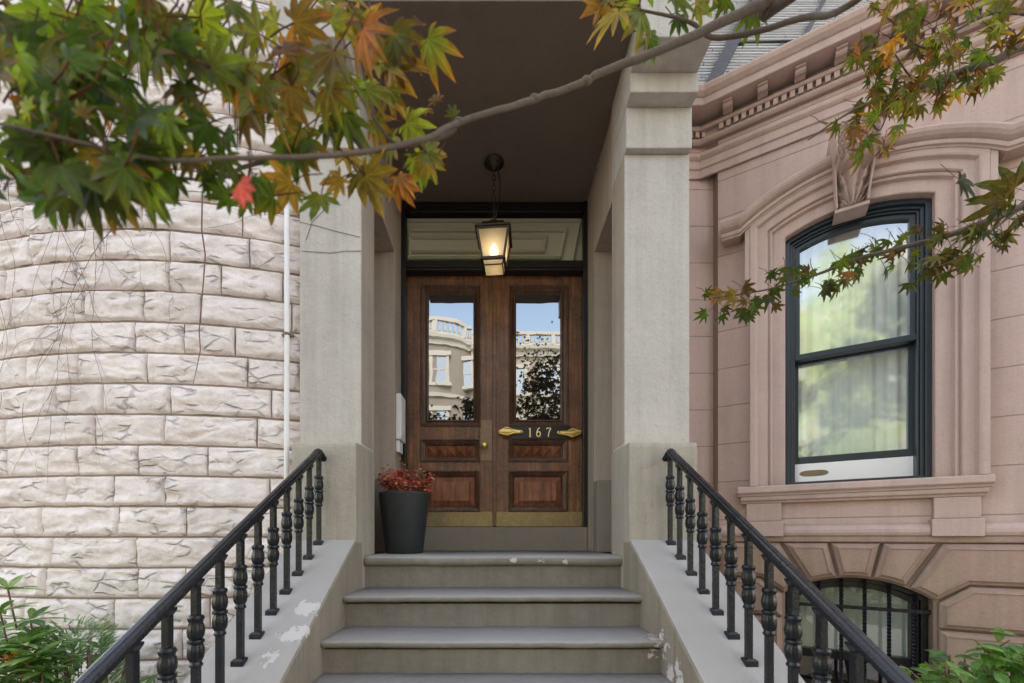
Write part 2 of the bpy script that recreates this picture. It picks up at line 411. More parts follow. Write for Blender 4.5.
# ------------------------------------------------------------------ railings
def make_railing(sx, label):
    t = thing('iron_railing', label, 'railing', (sx * 1.04, 2.546, -.041), 'railings on the stair walls')
    bx = sx * 1.04
    # moulded handrail: cross section lofted along the slope
    sec = [(a * .78, b * .92) for a, b in [(-.022, 0), (-.022, .010), (-.030, .014), (-.031, .024), (-.024, .033), (-.012, .037), (-.010, .041), (.010, .041), (.012, .037), (.024, .033), (.031, .024), (.030, .014), (.022, .010), (.022, 0)]]
    path = [(bx + sx * -.012, 2.62, .425), (bx + sx * -.008, 2.598, .447), (bx, 2.565, .478), (bx, 2.55, .486), (bx, 2.53, .480)]
    y = 2.5
    while y > .5: path.append((bx, y, .485 - .605 * (2.546 - y))); y -= .2
    rings = [[(p[0] + a, p[1] - .25 * b, p[2] + b) for a, b in sec] for p in path]
    mb = MB(); mb.loft(rings); mb.build('handrail', M['iron'], t, bevel=.002)
    h = .53
    m = MB()
    def sq(w, z0, z1, w2=None):
        w2 = w2 or w
        m.loft([[(a * w, b * w, z0) for a, b in ((-1, -1), (1, -1), (1, 1), (-1, 1))], [(a * w2, b * w2, z1) for a, b in ((-1, -1), (1, -1), (1, 1), (-1, 1))]])
    sq(.026, -.012, .014); sq(.026, .014, .022, .017); sq(.0118, .02, .225)
    m.lathe([(.016, .222), (.021, .226), (.022, .232), (.018, .238), (.0185, .244)], n=16)
    m.lathe([(.017, .240), (.024, .256), (.0258, .272), (.0252, .286), (.022, .300), (.0185, .306)], n=32, flute=.055, nf=8)
    m.lathe([(.018, .303), (.0265, .307), (.0262, .312), (.0265, .317), (.018, .321)], n=20)
    m.lathe([(.0185, .318), (.0245, .332), (.0265, .348), (.0245, .364), (.0205, .378), (.0235, .388), (.0265, .392)], n=32, flute=.055, nf=8)
    m.lathe([(.024, .389), (.026, .394), (.022, .402), (.016, .404)], n=20)
    sq(.0118, .402, .505); sq(.0118, .505, .522, .019); sq(.019, .522, h)
    first = None
    for i in range(15):
        yy = 2.546 - .131 * i
        z0 = -.041 - .605 * (2.546 - yy) + .0
        if first is None:
            m2 = m; m2.v = [v + Vector((bx, yy, z0)) for v in m.v]
            first = m2.build('baluster', M['iron'], t, bevel=.0015)
        else:
            c = first.copy(); COL.objects.link(c); c.parent = t; c.location = first.location + Vector((0, yy - 2.546, z0 + .041))
            c.rotation_euler = (0, 0, 0)
    return t
make_railing(-1, 'black iron railing on the sloping wall beside the pale rusticated bay')
make_railing(1, 'black iron railing on the sloping wall beside the pink brownstone bay')

# ------------------------------------------------------------------ entrance house (porch and doors)
EH = thing('entrance_house', 'grey rendered entrance porch with square pillars and panelled double doors', 'house', (0, 3.8, G))
for sx in (-1, 1):
    def bx(mb, xa, xb, y0, y1, z0, z1): mb.box(min(sx * xa, sx * xb), max(sx * xa, sx * xb), y0, y1, z0, z1)
    xs_ = .838 if sx < 0 else .818; xb_ = xs_ - .004
    mb = MB(); bx(mb, xs_, 1.225, 2.70, 2.985, .55, 2.404)
    pil = mb.build('porch_pillar', M['shaft'], EH, bevel=.006)
    # reveal painted taupe
    mb = MB(); bx(mb, xs_ - .0025, xs_ + .002, 2.706, 2.9865, .60, 2.40); mb.build('pillar_reveal', M['taupe_in'], pil, bevel=.001)
    mb = MB(); rings = []
    for (a, b) in ((G, 0), (.545, 0), (.562, .004), (.572, .016), (.580, .10)):
        k = b
        rings.append([(sx * ((.833 if sx < 0 else .812) + k * .1), 2.59 + k, a), (sx * (1.222 - k * .05), 2.59 + k, a), (sx * 1.222, 2.987, a), (sx * (.833 if sx < 0 else .812), 2.987, a)])
    mb.loft(rings); mb.build('pillar_base', M['base'], pil, bevel=.004)
    mb = MB(); bx(mb, xb_, 1.222, 2.657, 2.986, 2.404, 2.657); bx(mb, xb_ - .001, 1.220, 2.567, 2.986, 2.657, 2.776); bx(mb, xb_ - .002, 1.215, 2.387, 2.99, 2.776, 3.30)
    mb.build('porch_bracket', M['shaft'], pil, bevel=.006)
    mb = MB()
    bx(mb, .8255, 1.22, 3.56, 3.80, G + .5, 2.975); bx(mb, .8262, 1.22, 2.988, 3.56, 2.36, 2.975); bx(mb, 1.125, 1.22, 2.988, 3.56, G + .5, 2.36)
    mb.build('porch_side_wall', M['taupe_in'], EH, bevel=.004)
    mb = MB(); bx(mb, .818, 1.12, 3.42, 3.575, -.12, .455); mb.build('plinth', M['taupe'], EH, bevel=.005)
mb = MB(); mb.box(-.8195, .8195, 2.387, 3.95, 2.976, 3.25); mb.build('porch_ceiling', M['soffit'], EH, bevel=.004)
mb = MB(); mb.box(-1.26, 1.26, 2.72, 8, 3.303, 13.5); mb.box(-1.26, -.83, 3.95, 8, G, 3.30); mb.box(.83, 1.26, 3.95, 8, G, 3.30); mb.build('upper_wall', M['shaft'], EH)
mb = MB(); mb.box(-.8205, .8205, 3.795, 4.02, -.2, .087); mb.build('threshold', M['taupe'], EH, bevel=.006)
# frame
mb = MB(); YD = 3.90
for sx in (-1, 1): mb.box(min(sx * .8225, sx * .8065), max(sx * .8225, sx * .8065), 3.815, 4.05, .0885, 2.973); 
for sx in (-1, 1): mb.box(min(sx * .8235, sx * .785), max(sx * .8235, sx * .785), 3.80, 3.86, .089, 2.974)
mb.box(-.785, .785, 3.812, 4.05, 2.365, 2.455); mb.box(-.785, .785, 3.80, 3.85, 2.385, 2.412); mb.box(-.785, .785, 3.812, 4.05, 2.885, 2.972)
mb.build('door_frame', M['black_wood'], EH, bevel=.004)
mb = MB(); mb.box(-.83, .83, 4.055, 4.2, -.3, 3.1); mb.build('door_backing', M['room'], EH)  # unseen dark board added behind the doors to stop light showing through gaps
# added flat board in place of the vestibule ceiling behind the transom
tp = MB(); tp.box(-.80, .80, 3.90, 3.95, 2.455, 2.885); tpo = tp.build('ceiling_stand_in', M['transom'], EH)
def bar(mb, p, q, w, y0, y1):
    p, q = Vector(p), Vector(q); d = (q - p).normalized(); n = Vector((-d.y, d.x)) * w / 2
    mb.prism([tuple(p + n), tuple(p - n), tuple(q - n), tuple(q + n)], y0, y1)
mb = MB()
def molding_rect(pts, w=.030):
    for i in range(len(pts) - 1):
        bar(mb, pts[i], pts[i + 1], w, 3.872 - i * .0006, 3.899); bar(mb, pts[i], pts[i + 1], w * .45, 3.860 - i * .0006, 3.873)
molding_rect([(-.78, 2.775), (.645, 2.775), (.59, 2.525), (-.78, 2.525)])
molding_rect([(-.78, 2.705), (.465, 2.705), (.445, 2.575), (-.78, 2.575)], .018)
molding_rect([(.775, 2.86), (.70, 2.47)], .02); molding_rect([(-.78, 2.855), (.76, 2.855)], .02)
molding_rect([(-.765, 2.76), (-.765, 2.54)], .02)
mb.build('stand_in_molding', M['transom'], tpo, bevel=.002)
# doors
dX = lambda px: (px - VX) * YD / F
dZ = lambda py: (HY - py) * YD / F
def frame_ring(mb, x0, x1, z0, z1, steps):
    """steps [(inset, y)] moulded picture-frame ring, no caps"""
    rings = [[(x0 + i, y, z0 + i), (x1 - i, y, z0 + i), (x1 - i, y, z1 - i), (x0 + i, y, z1 - i)] for i, y in steps]
    mb.loft(rings, closed=True, caps=False)
TOP = dZ(275.5)
def make_door(side):
    x0, x1 = (dX(405.0), dX(494.0)) if side == 'a' else (dX(495.4), dX(584.6))
    gx = (dX(422), dX(479.5)) if side == 'a' else (dX(510), dX(567))
    z_bot, z_top = .092, TOP
    holes = [(gx[0], gx[1], dZ(425), dZ(287)), (gx[0] - .005, gx[1] - .005, dZ(460.5), dZ(440.5)), (gx[0] - .005, gx[1] - .005, dZ(510.5), dZ(472))]
    mb = MB()
    mb.box(x0, holes[0][0], YD, YD + .05, z_bot, z_top); mb.box(holes[0][1], x1, YD + .0006, YD + .05, z_bot, z_top)
    zs = [z_top, holes[0][3], holes[0][2], holes[1][3], holes[1][2], holes[2][3], holes[2][2], z_bot]
    for k in range(0, 8, 2): mb.box(holes[0][0] - .006, holes[0][1] + .001, YD + .0012, YD + .049, zs[k + 1], zs[k])
    mb.box(holes[0][0], holes[0][1], YD + .042, YD + .047, z_bot, holes[0][2])
    d = mb.build('front_door', M['wood'], EH, bevel=.003, label='left leaf with brass knob and push plate' if side == 'a' else 'right leaf carrying the number plate')
    md = MB()
    for hi_, (a, b, c, e) in enumerate(holes):
        if hi_ == 0: frame_ring(md, a, b, c, e, [(.0364, YD + .020), (.042, YD + .014), (.048, YD + .016), (.052, YD + .024), (.056, YD + .027), (.060, YD + .040)])
        frame_ring(md, a, b, c, e, [(-.012, YD + .002), (-.012, YD - .012), (-.004, YD - .017), (.004, YD - .010), (.008, YD - .004), (.014, YD - .002), (.018, YD + .008), (.026, YD + .012), (.032, YD + .018), (.036, YD + .03), (.0365, YD + .045)])
    md.build('panel_molding', M['wood_dark'], d)
    g = MB(); a, b, c, e = holes[0]
    g.add([(a + .02, YD + .032, c + .02), (b - .02, YD + .032, c + .02), (b - .02, YD + .032, e - .02), (a + .02, YD + .032, e - .02)], [(0, 1, 2, 3)])
    g.build('glass_pane', M['door_glass'], d, recalc=False)
    # row of diamond points
    a, b, c, e = holes[1]; g = MB(); n = 5; w = (b - a - .085) / n; zc = (c + e) / 2; hh = (e - c) / 2 - .04
    for k in range(n):
        xc = a + .0425 + w * (k + .5)
        g.add([(xc - w / 2, YD + .041, zc - hh), (xc + w / 2, YD + .041, zc - hh), (xc + w / 2, YD + .041, zc + hh), (xc - w / 2, YD + .041, zc + hh), (xc, YD - .006, zc)], [(0, 1, 4), (1, 2, 4), (2, 3, 4), (3, 0, 4)])
    g.build('diamond_panel', M['wood_red'], d, recalc=False)
    a, b, c, e = holes[2]; g = MB()
    rr = [[(a + i, y, c + i), (b - i, y, c + i), (b - i, y, e - i), (a + i, y, e - i)] for i, y in [(.038, YD + .041), (.045, YD + .036), (.085, YD + .014), (.090, YD + .008), (.10, YD + .008)]]
    g.loft(rr); g.build('raised_panel', M['wood_red'], d)
    k = MB(); k.box(x0 + (.012 if side == 'a' else .008), x1 - .010, YD - .004, YD - .0002, .094, dZ(511.8)); k.build('kick_plate', M['brass_dark'], d, bevel=.001)
    return d, holes
da, hA = make_door('a'); db, hB = make_door('b')
mb = MB(); mb.box(dX(492.6), dX(496.2), YD - .014, YD + .0, .10, TOP - .005); mb.build('astragal', M['wood'], da, bevel=.003)
mb = MB(); mb.box(dX(480.2), dX(492.2), YD - .005, YD - .0004, dZ(461), dZ(420)); mb.build('push_plate', M['plate_brass'], da, bevel=.002)
mb = MB()
prof = [(.001, 0), (.030, 0), (.030, .006), (.024, .010), (.012, .014), (.011, .030), (.020, .036), (.029, .048), (.030, .056), (.024, .066), (.010, .071), (.001, .072)]
mb.fn = lambda x, y, z: (dX(484.6) + x, YD - .005 - z, dZ(446.3) + y); mb.lathe(prof, n=24, cap=False); mb.build('door_knob', M['brass'], da, smooth_all=True)
# number plate
mb = MB(); mb.box(dX(512), dX(570), YD - .0235, YD - .013, dZ(439.6), dZ(426.2)); npo = mb.build('number_plate', M['black_wood'], db, bevel=.0015)
def strokes(name, polys, cx, cz, h):
    mb = MB()
    for pl, w in polys:
        pts = [Vector((cx + x * h, cz + z * h)) for x, z in pl]
        for i in range(len(pts) - 1):
            bar(mb, pts[i], pts[i + 1], w * h, YD - .0262 - .00005 * i, YD - .0236)
    return mb.build(name, M['gold'], db)
zc, hN = dZ(433.0), .082
six = [(.14, .5), (.02, .44), (-.1, .28), (-.18, .05), (-.2, -.15), (-.18, -.32), (-.1, -.44), (.02, -.48), (.13, -.42), (.2, -.27), (.2, -.1), (.13, .04), (.02, .09), (-.1, .04), (-.18, -.08)]
strokes('numeral', [([(0, -.48), (0, .48)], .12), ([(-.12, -.48), (.12, -.48)], .07), ([(-.14, .36), (0, .48)], .08)], dX(529.8), zc, hN)
strokes('numeral', [(six, .10)], dX(538.2), zc, hN)
strokes('numeral', [([(-.24, .46), (.24, .46)], .09), ([(.24, .46), (.06, .1), (-.02, -.2), (-.05, -.5)], .11), ([(-.24, .46), (-.24, .34)], .07)], dX(548.4), zc, hN)
# brass shell ornaments: fluted fans tapering to a round pin
for s_, xa, xb in ((1, dX(498.4), dX(523)), (-1, dX(580.6), dX(556.6))):
    mb = MB(); n = 30; k = 24; rings = []
    Ln = abs(xb - xa)
    for i in range(n + 1):
        t = i / n
        if t < .12: w = .030 * math.sqrt(max(.02, 1 - ((.12 - t) / .12) ** 2)) * .8
        elif t < .55: w = .024 + .022 * math.sin((t - .12) / .43 * math.pi)
        else: w = .024 * (1 - (t - .55) * .55)
        if t > .93: w *= math.sqrt(max(.03, 1 - ((t - .93) / .07) ** 2))
        ring = []
        for j in range(k):
            q = 2 * math.pi * j / k
            fl = 1 + (.22 * math.cos(9 * q + 5 * t) if .2 < t < .7 else 0)
            zz = w * math.sin(q) * fl; yy = .014 * math.cos(q) * (1.2 - .5 * t) * (1 + .35 * math.cos(7 * q) * (t < .65))
            tilt = -.010 * math.sin(t * 3) if s_ < 0 else .006 * math.sin(t * 3)
            ring.append((xa + s_ * Ln * t, YD - .032 - yy, zc + .0 + zz + tilt))
        rings.append(ring)
    mb.sm = True; mb.loft(rings); mb.sm = False; mb.build('brass_ornament', M['brass'], db)
    mb = MB(); mb.fn = lambda x, y, z: (xb - s_ * .02 + x, YD - .046 - z, zc + y); mb.lathe([(.001, .0), (.006, 0), (.006, .003), (.001, .004)], n=10); mb.build('screw_cap', M['bronze'], db)
# intercom / letter box on left inner wall
ib = thing('wall_intercom', 'slim white wall box with a smaller box under it beside the left door', 'intercom', (-.8, 3.68, .73))
mb = MB(); mb.box(-.825, -.783, 3.60, 3.785, .82, 1.205); bo = mb.build('box', M['white_box'], ib, bevel=.006)
mb = MB(); mb.box(-.7835, -.779, 3.625, 3.76, .86, 1.16); mb.build('cover', M['white_box'], bo, bevel=.002)
mb = MB(); mb.box(-.825, -.797, 3.61, 3.74, .715, .812); mb.build('lower_box', M['white_box'], ib, bevel=.004)

# ------------------------------------------------------------------ lantern
lc = P(494, 162, 3.41); LX, LY = lc.x, 3.41
la = thing('hanging_lantern', 'lit tapered bronze lantern hanging from the porch ceiling', 'lantern', (LX, LY, 2.06))
ca, sa = math.cos(R(5)), math.sin(R(5))
rot = lambda x, y, z: (LX + x * ca + y * sa, LY - x * sa + y * ca, z)
mb = MB(); mb.lathe([(.001, 2.975), (.075, 2.974), (.078, 2.962), (.05, 2.952), (.04, 2.93), (.018, 2.92), (.012, 2.905)], (LX, LY, 0), 24); mb.build('ceiling_rose', M['bronze'], la, smooth_all=False)
mb = MB()
z = 2.91; k = 0
while z > 2.49:                # chain links
    pts = [Vector((LX + (.011 * math.cos(q) if k % 2 else 0), LY + (0 if k % 2 else .011 * math.cos(q)), z - .022 + .026 * math.sin(q))) for q in [2 * math.pi * i / 10 for i in range(11)]]
    mb.tube(pts, .0035, 5); z -= .04; k += 1
mb.tube([(LX + .03, LY + .01, 2.94), (LX + .05, LY + .01, 2.83), (LX + .045, LY, 2.70), (LX + .02, LY, 2.58), (LX + .005, LY, 2.48)], .004, 5)
mb.build('chain', M['bronze'], la)
def sqr(w, z): return [rot(a * w, b * w, z) for a, b in ((-1, -1), (1, -1), (1, 1), (-1, 1))]
mb = MB(); mb.loft([sqr(.139, 2.378), sqr(.139, 2.390), sqr(.09, 2.428), sqr(.08, 2.452), sqr(.04, 2.462)]); mb.build('lantern_cap', M['bronze'], la, bevel=.002)
mb = MB(); mb.lathe([(.03, 2.455), (.055, 2.462), (.058, 2.478), (.035, 2.485), (.02, 2.50), (.008, 2.505)], (LX, LY, 0), 16); mb.build('finial', M['bronze'], la)
zt, zb, wt, wb = 2.378, 2.165, .120, .084
mb = MB()
for a, b in ((-1, -1), (1, -1), (1, 1), (-1, 1)):
    r = []
    for w, z in ((wb, zb), (wt, zt)): r.append([rot(a * w + i * .008, b * w + j * .008, z) for i, j in ((-1, -1), (1, -1), (1, 1), (-1, 1))])
    mb.loft(r)
def sqframe(w, t, z0, z1):
    mb.loft([sqr(w, z0), sqr(w, z1), sqr(w - t, z1), sqr(w - t, z0), sqr(w, z0)], caps=False)
sqframe(.096, .022, 2.152, 2.170); sqframe(.129, .02, 2.366, 2.38)
mb.build('lantern_frame', M['bronze'], la)
mb = MB()
for i in range(4):
    a, b = sqr(wb - .002, zb + .008), sqr(wt - .002, zt - .006); j = (i + 1) % 4
    mb.add([a[i], a[j], b[j], b[i]], [(0, 1, 2, 3)])
a, b = sqr(.078, 2.151), sqr(.071, 2.118); mb.loft([a, b], caps=False); mb.add(b, [(0, 1, 2, 3)])
mb.build('lantern_glass', M['lamp_glass'], la, recalc=False)
mb = MB()
for i in range(4):
    a, b = sqr(.080, 2.152), sqr(.073, 2.116); 
    mb.tube([a[i], b[i]], .005, 6); mb.tube([b[i], b[(i + 1) % 4]], .005, 6)
mb.build('lower_cage', M['bronze'], la)
mb = MB(); mb.lathe([(.002, 2.222), (.022, 2.228), (.036, 2.25), (.036, 2.27), (.022, 2.295), (.013, 2.32)], (LX, LY, 0), 16); mb.build('bulb', M['bulb'], la, smooth_all=True)
mb = MB(); mb.lathe([(.016, 2.318), (.017, 2.37)], (LX, LY, 0), 12); mb.build('socket', M['bronze'], la)
lt = bpy.data.lights.new('lantern_light', 'POINT'); lt.energy = 2.8; lt.color = (1, .80, .55); lt.shadow_soft_size = .03
lo = bpy.data.objects.new('lantern_light', lt); COL.objects.link(lo); lo.location = (LX, LY, 2.235 + EYE)

# ------------------------------------------------------------------ planter and red plant
pc = Vector((-.655, 3.13, -.118))
pt = thing('tall_planter', 'tall charcoal tapered planter standing on the landing', 'planter', pc)
mb = MB(); mb.lathe([(.001, .0), (.128, .0), (.134, .006), (.183, .425), (.186, .432), (.181, .436), (.172, .436), (.170, .40), (.001, .40)], pc, 48); mb.build('planter_body', M['pot'], pt)
mb = MB(); mb.lathe([(.001, .405), (.17, .402), (.171, .398)], pc, 32, cap=False); mb.build('soil', M['soil'], pt)

def leaf_simple(mb, c, d, n, ln, w, col, fold=.25, seg=3, tipcol=None):
    """pointed oval leaf"""
    d = d.normalized(); s = d.cross(n)
    if s.length < 1e-4: s = d.cross(Vector((.3, .5, .8)))
    s.normalize(); n = s.cross(d)
    vs = [c]; cols = [(*col, 1)]
    ws = {2: (.9,), 3: (.8, .85), 4: (.65, 1, .7)}[seg]
    for i, wk in enumerate(ws):
        t = (i + 1) / (len(ws) + 1); mid = c + d * ln * t - n * (ln * .18 * t * t)
        vs += [mid + s * w * wk + n * w * fold, mid, mid - s * w * wk + n * w * fold]; cols += [col, (*col, 1), col]
    vs.append(c + d * ln - n * ln * .2); cols.append((*(tipcol or col), 1))
    fs = [(0, 1, 2), (0, 2, 3)]
    for i in range(len(ws) - 1):
        b = 1 + 3 * i; fs += [(b, b + 3, b + 4, b + 1), (b + 1, b + 4, b + 5, b + 2)]
    b = 1 + 3 * (len(ws) - 1); e = len(vs) - 1; fs += [(b, e, b + 1), (b + 1, e, b + 2)]
    mb.add(vs, fs, cols)

def rnd(a=1): return Vector((random.uniform(-a, a), random.uniform(-a, a), random.uniform(-a, a)))
rp = thing('red_potted_plant', 'bushy red leaved plant growing in the charcoal planter', 'plant', pc + Vector((0, 0, .42)))
mb = MB(); ms = MB()
for k in range(70):
    a = random.uniform(0, 6.28); r = .19 * math.sqrt(random.random()); top = pc + Vector((r * math.cos(a) * 1.12, r * math.sin(a) * .95, .45 + random.uniform(.03, .23) * (1.15 - r / .30)))
    base = pc + Vector((r * .55 * math.cos(a), r * .55 * math.sin(a), .40))
    ms.tube([base, (base + top) / 2 + rnd(.012), top], .0028, 5)
    for j in range(12):
        t = random.uniform(.45, 1.05); c = base.lerp(top, t) + rnd(.02)
        d = Vector((math.cos(a + random.uniform(-2, 2)), math.sin(a + random.uniform(-2, 2)), random.uniform(-.4, .6)))
        q = random.random()
        col = random.choice([(.70, .12, .10), (.55, .08, .07), (.80, .28, .22), (.36, .05, .04)]) if q < .75 else random.choice([(.75, .36, .28), (.30, .20, .08), (.14, .16, .05)])
        leaf_simple(mb, c, d, Vector((0, -.35, 1)) + rnd(.6), random.uniform(.024, .04), random.uniform(.010, .016), col, .2, 3)
mb.build('foliage', M['shrub_leaf'], rp, recalc=False); ms.build('stem', M['vine'], rp)

# ------------------------------------------------------------------ left rounded bay
XC, DM, RB = -2.27, 2.61, 3.4
YC = DM + RB
def bay(s, o, z):
    a = s / RB
    return (XC + (RB + o) * math.sin(a), YC - (RB + o) * math.cos(a), z)
LB = thing('rounded_bay_house', 'pale painted rock-faced stone bay curving out beside the porch', 'house', (XC, DM, G))
S0, S1 = -3.4, 1.11
ch = .1867
stone = MB(bay); joint = MB(bay)
ns = 46
joint.loft([[(S0 + (S1 - S0) * i / ns, 0.0, G), (S0 + (S1 - S0) * i / ns, 0.0, 14)] for i in range(ns + 1)], closed=False, caps=False)
rows = range(-8, 25)
for r in rows:
    z0 = r * ch; z1 = z0 + ch; s = S0 - random.uniform(0, .4)
    rr = random.Random(r * 31 + 5)
    while s < S1:
        ln = rr.choice([.30, .38, .44, .50, .54, .58, .62]) + rr.uniform(-.03, .03)
        a0, a1 = max(s, S0), min(s + ln, S1); s += ln
        if a1 - a0 < .05: continue
        hi = -1.4 < a0 < 1.2 and z1 < 3.3
        nx = max(3, int((a1 - a0) / (.0095 if hi else .06))); nz = 18 if hi else 4
        g = .004; gz = .006
        # pitched rock face: a boss with conchoidal scoops broken out of it
        sc_ = []
        for k in range(int(5 + (a1 - a0) * 16)):
            cu_, cz_ = rr.uniform(a0, a1), rr.choice([rr.uniform(z0, z1), rr.uniform(z0, z0 + ch * .35), rr.uniform(z1 - ch * .3, z1)])
            sc_.append((cu_, cz_, rr.uniform(.05, .15), rr.uniform(.020, .060), rr.uniform(-.35, .35), rr.uniform(.004, .012)))
        tu, tz, hb = rr.uniform(-.03, .03), rr.uniform(-.06, .06), rr.uniform(.026, .036)
        seed = rr.uniform(0, 90); rings = []
        for i in range(nx + 1):
            fx = i / nx; u0_ = a0 + g + (a1 - a0 - 2 * g) * fx; ring = []
            for j in range(nz + 1):
                fz = j / nz; zz = z0 + gz + (ch - 2 * gz) * fz; u = u0_
                ed = min(u - a0 - g, a1 - g - u, (zz - z0 - gz), z1 - gz - zz)
                wu, wz = noise.noise(Vector((u * 9, zz * 14, seed))) * .020, noise.noise(Vector((u * 9, zz * 14, seed + 40))) * .014
                face = hb + tu * (u - (a0 + a1) / 2) + tz * (zz - (z0 + z1) / 2)
                for (cu_, cz_, ru, rz_, sk, dp) in sc_:
                    du = (u + wu - cu_) / ru; dz = (zz + wz - cz_ - sk * (u - cu_)) / rz_; q = du * du + dz * dz
                    if q < 1: face -= dp * (1 - q) ** .7
                face = max(.010, face + noise.noise(Vector((u * 30, zz * 45, seed))) * .004 + noise.noise(Vector((u * 80, zz * 90, seed))) * .0015)
                mar = min(1, max(0, ed + wz * .7) / .020) if ed > 0 else 0; mar = mar ** .8
                lip = .011
                if fz in (0, 1): zz += noise.noise(Vector((u * 7, z0 * 5 + fz, 3))) * .0035 + noise.noise(Vector((u * 33, z0 * 5 + fz, 3))) * .0018
                if fx in (0, 1): u += noise.noise(Vector((zz * 11, a0 * 5 + fx, 8))) * .003
                ring.append((u, lip * min(1, ed / .003) + (face - .011) * mar, zz))
            rings.append(ring)
        stone.sm = True; stone.loft(rings, closed=False, caps=False); stone.sm = False
stone.build('stone_wall', M['bay_stone'], LB); joint.build('mortar_backing', M['bay_joint'], LB)
mb = MB(); mb.box(-6, -1.24, 5.0, 9, G, 13.5); mb.build('rear_wall', M['bay_stone'], LB)

# conduit
cp = thing('white_conduit', 'thin white conduit pipe running down the rusticated bay edge', 'pipe', (-1.33, 2.72, G))
px_s = 1.0
base = Vector(bay(.965, .055, 0))
mb = MB(); mb.tube([(base.x, base.y, G + .03), (base.x - .002, base.y, 0), (base.x + .003, base.y, 1.2), (base.x, base.y, 3.6)], .0155, 12); mb.build('conduit', M['white_pipe'], cp)
for zc_ in (1.27, .02, 2.6):
    mb = MB(); mb.lathe([(.0165, zc_ - .009), (.0195, zc_ - .008), (.0195, zc_ + .008), (.0165, zc_ + .009)], (base.x, base.y, 0), 14); mb.box(base.x - .034, base.x + .034, base.y + .006, base.y + .03, zc_ - .007, zc_ + .007)
    mb.build('strap', M['plate_brass'], cp)

# dried vines
def vine(mb, s, z, dirz, length, r, wig=.55, depth=0, o=.040):
    pts = []; ang = dirz
    n = max(4, int(length / .035))
    for i in range(n):
        pts.append(bay(s, o, z)); ang += random.uniform(-wig, wig) * .55; ang += (dirz - ang) * .12
        s += math.cos(ang) * length / n; z += math.sin(ang) * length / n
        if s > 1.02: s = 1.02
        if depth < 2 and random.random() < .10: vine(mb, s, z, ang + random.choice((-.7, .7)), length * random.uniform(.2, .45), r * .6, .8, depth + 1, o)
    mb.tube(pts, [r * (1 - .6 * i / n) for i in range(n)], 5)
random.seed(21)
dv = thing('dried_creeper', 'tangle of thin bare dead creeper stems clinging to the pale stone bay', 'creeper', bay(-.4, .03, .6))
mb = MB()
for k in range(22):
    s = random.uniform(-1.15, .25); vine(mb, s, random.uniform(2.0, 2.9), random.uniform(-1.95, -1.3), random.uniform(.5, 1.5), random.uniform(.0014, .0024))
for k in range(12):
    s = random.uniform(-1.1, .0); vine(mb, s, random.uniform(.7, 1.7), random.uniform(-2.1, -1.2), random.uniform(.3, .9), random.uniform(.0011, .0018))
for k in range(10):
    vine(mb, random.uniform(-.9, .9), random.uniform(1.8, 2.6), random.uniform(-.4, .4), random.uniform(.3, .7), .0012)
mb.build('stems', M['vine'], dv)
dv2 = thing('dead_vine', 'single longer dead vine stem hanging near the white conduit', 'creeper', bay(.30, .03, 1.0))
mb = MB(); pts = []
for (a, b) in ((203, 195), (201, 230), (206, 255), (203, 290), (199, 330), (200, 350), (196, 372), (193, 384)):
    d = 2.63; pts.append(P(a + random.uniform(-1, 1), b, d - .06))
mb.tube(pts, [.0042, .004, .0038, .0036, .003, .0028, .0022, .0015], 6)
mb.build('stem', M['vine'], dv2)
pv = thing('creeper_tendril', 'few thin dead tendrils stuck across the upper left porch pillar', 'creeper', (-1.1, 2.69, 1.8))
mb = MB()
for pl in ([(300, 222), (318, 226), (335, 231), (360, 237)], [(302, 251), (330, 253), (345, 251), (361, 251)], [(306, 240), (312, 222), (324, 210)]):
    mb.tube([P(a, b, 2.696) for a, b in pl], .0016, 5)
mb.build('stem', M['vine'], pv)

# ------------------------------------------------------------------ brownstone bay (right)
D0 = 3.3; TH = math.atan(.61); CT, ST = math.cos(TH), math.sin(TH); X0 = (715 - VX) * D0 / F
def W(u, o, z): return (X0 + u * CT - ST * o, D0 - u * ST - CT * o, z)
def Uof(px, o=0):  # u on plane offset o
    c = D0 + .61 * X0 - o / CT; d = c / (1 + .61 * (px - VX) / F); x = (px - VX) * d / F
    return (x - (X0 - ST * o)) / CT
BH = thing('brownstone_house', 'pink painted brownstone bay with arched window and carved keystone', 'house', (2.4, 3.2, G))
UE = 2.15
UC, HW, ZC0, R0 = .828, .382, 1.315, .89
ZSP = ZC0 + math.sqrt(R0 * R0 - HW * HW)
SILL = .365
BRC = -.27 - .65; BR = .65       # basement arch centre z / radius
BSP = BRC + math.sqrt(BR * BR - HW * HW)
def arc(r, hw, zc, n=20):
    a = math.asin(min(1, hw / r)); return [(UC + r * math.sin(-a + 2 * a * i / n), zc + r * math.cos(-a + 2 * a * i / n)) for i in range(n + 1)]
def wall_with_arch(mb, u0, u1, z0, z1, hw, zbot, r, zc):
    """flat wall face at o=0 with an arched hole"""
    q = lambda a, b, c, d: mb.add([(a, 0, c), (b, 0, c), (b, 0, d), (a, 0, d)], [(0, 1, 2, 3)])
    q(u0, UC - hw, z0, z1); q(UC + hw, u1, z0, z1)
    if zbot > z0: q(UC - hw, UC + hw, z0, zbot)
    pts = arc(r, hw, zc)
    for (a, b), (c, d) in zip(pts, pts[1:]): mb.add([(a, 0, b), (c, 0, d), (c, 0, z1), (a, 0, z1)], [(0, 1, 2, 3)])
def reveal(mb, hw, zbot, r, zc, o0, o1):
    pts = [(UC - hw, zbot)] + arc(r, hw, zc) + [(UC + hw, zbot)]
    mb.loft([[(u, o0, z) for u, z in pts], [(u, o1, z) for u, z in pts]], closed=False, caps=False)
    mb.add([(UC - hw, o0, zbot), (UC + hw, o0, zbot), (UC + hw, o1, zbot), (UC - hw, o1, zbot)], [(0, 1, 2, 3)])
mb = MB(W)
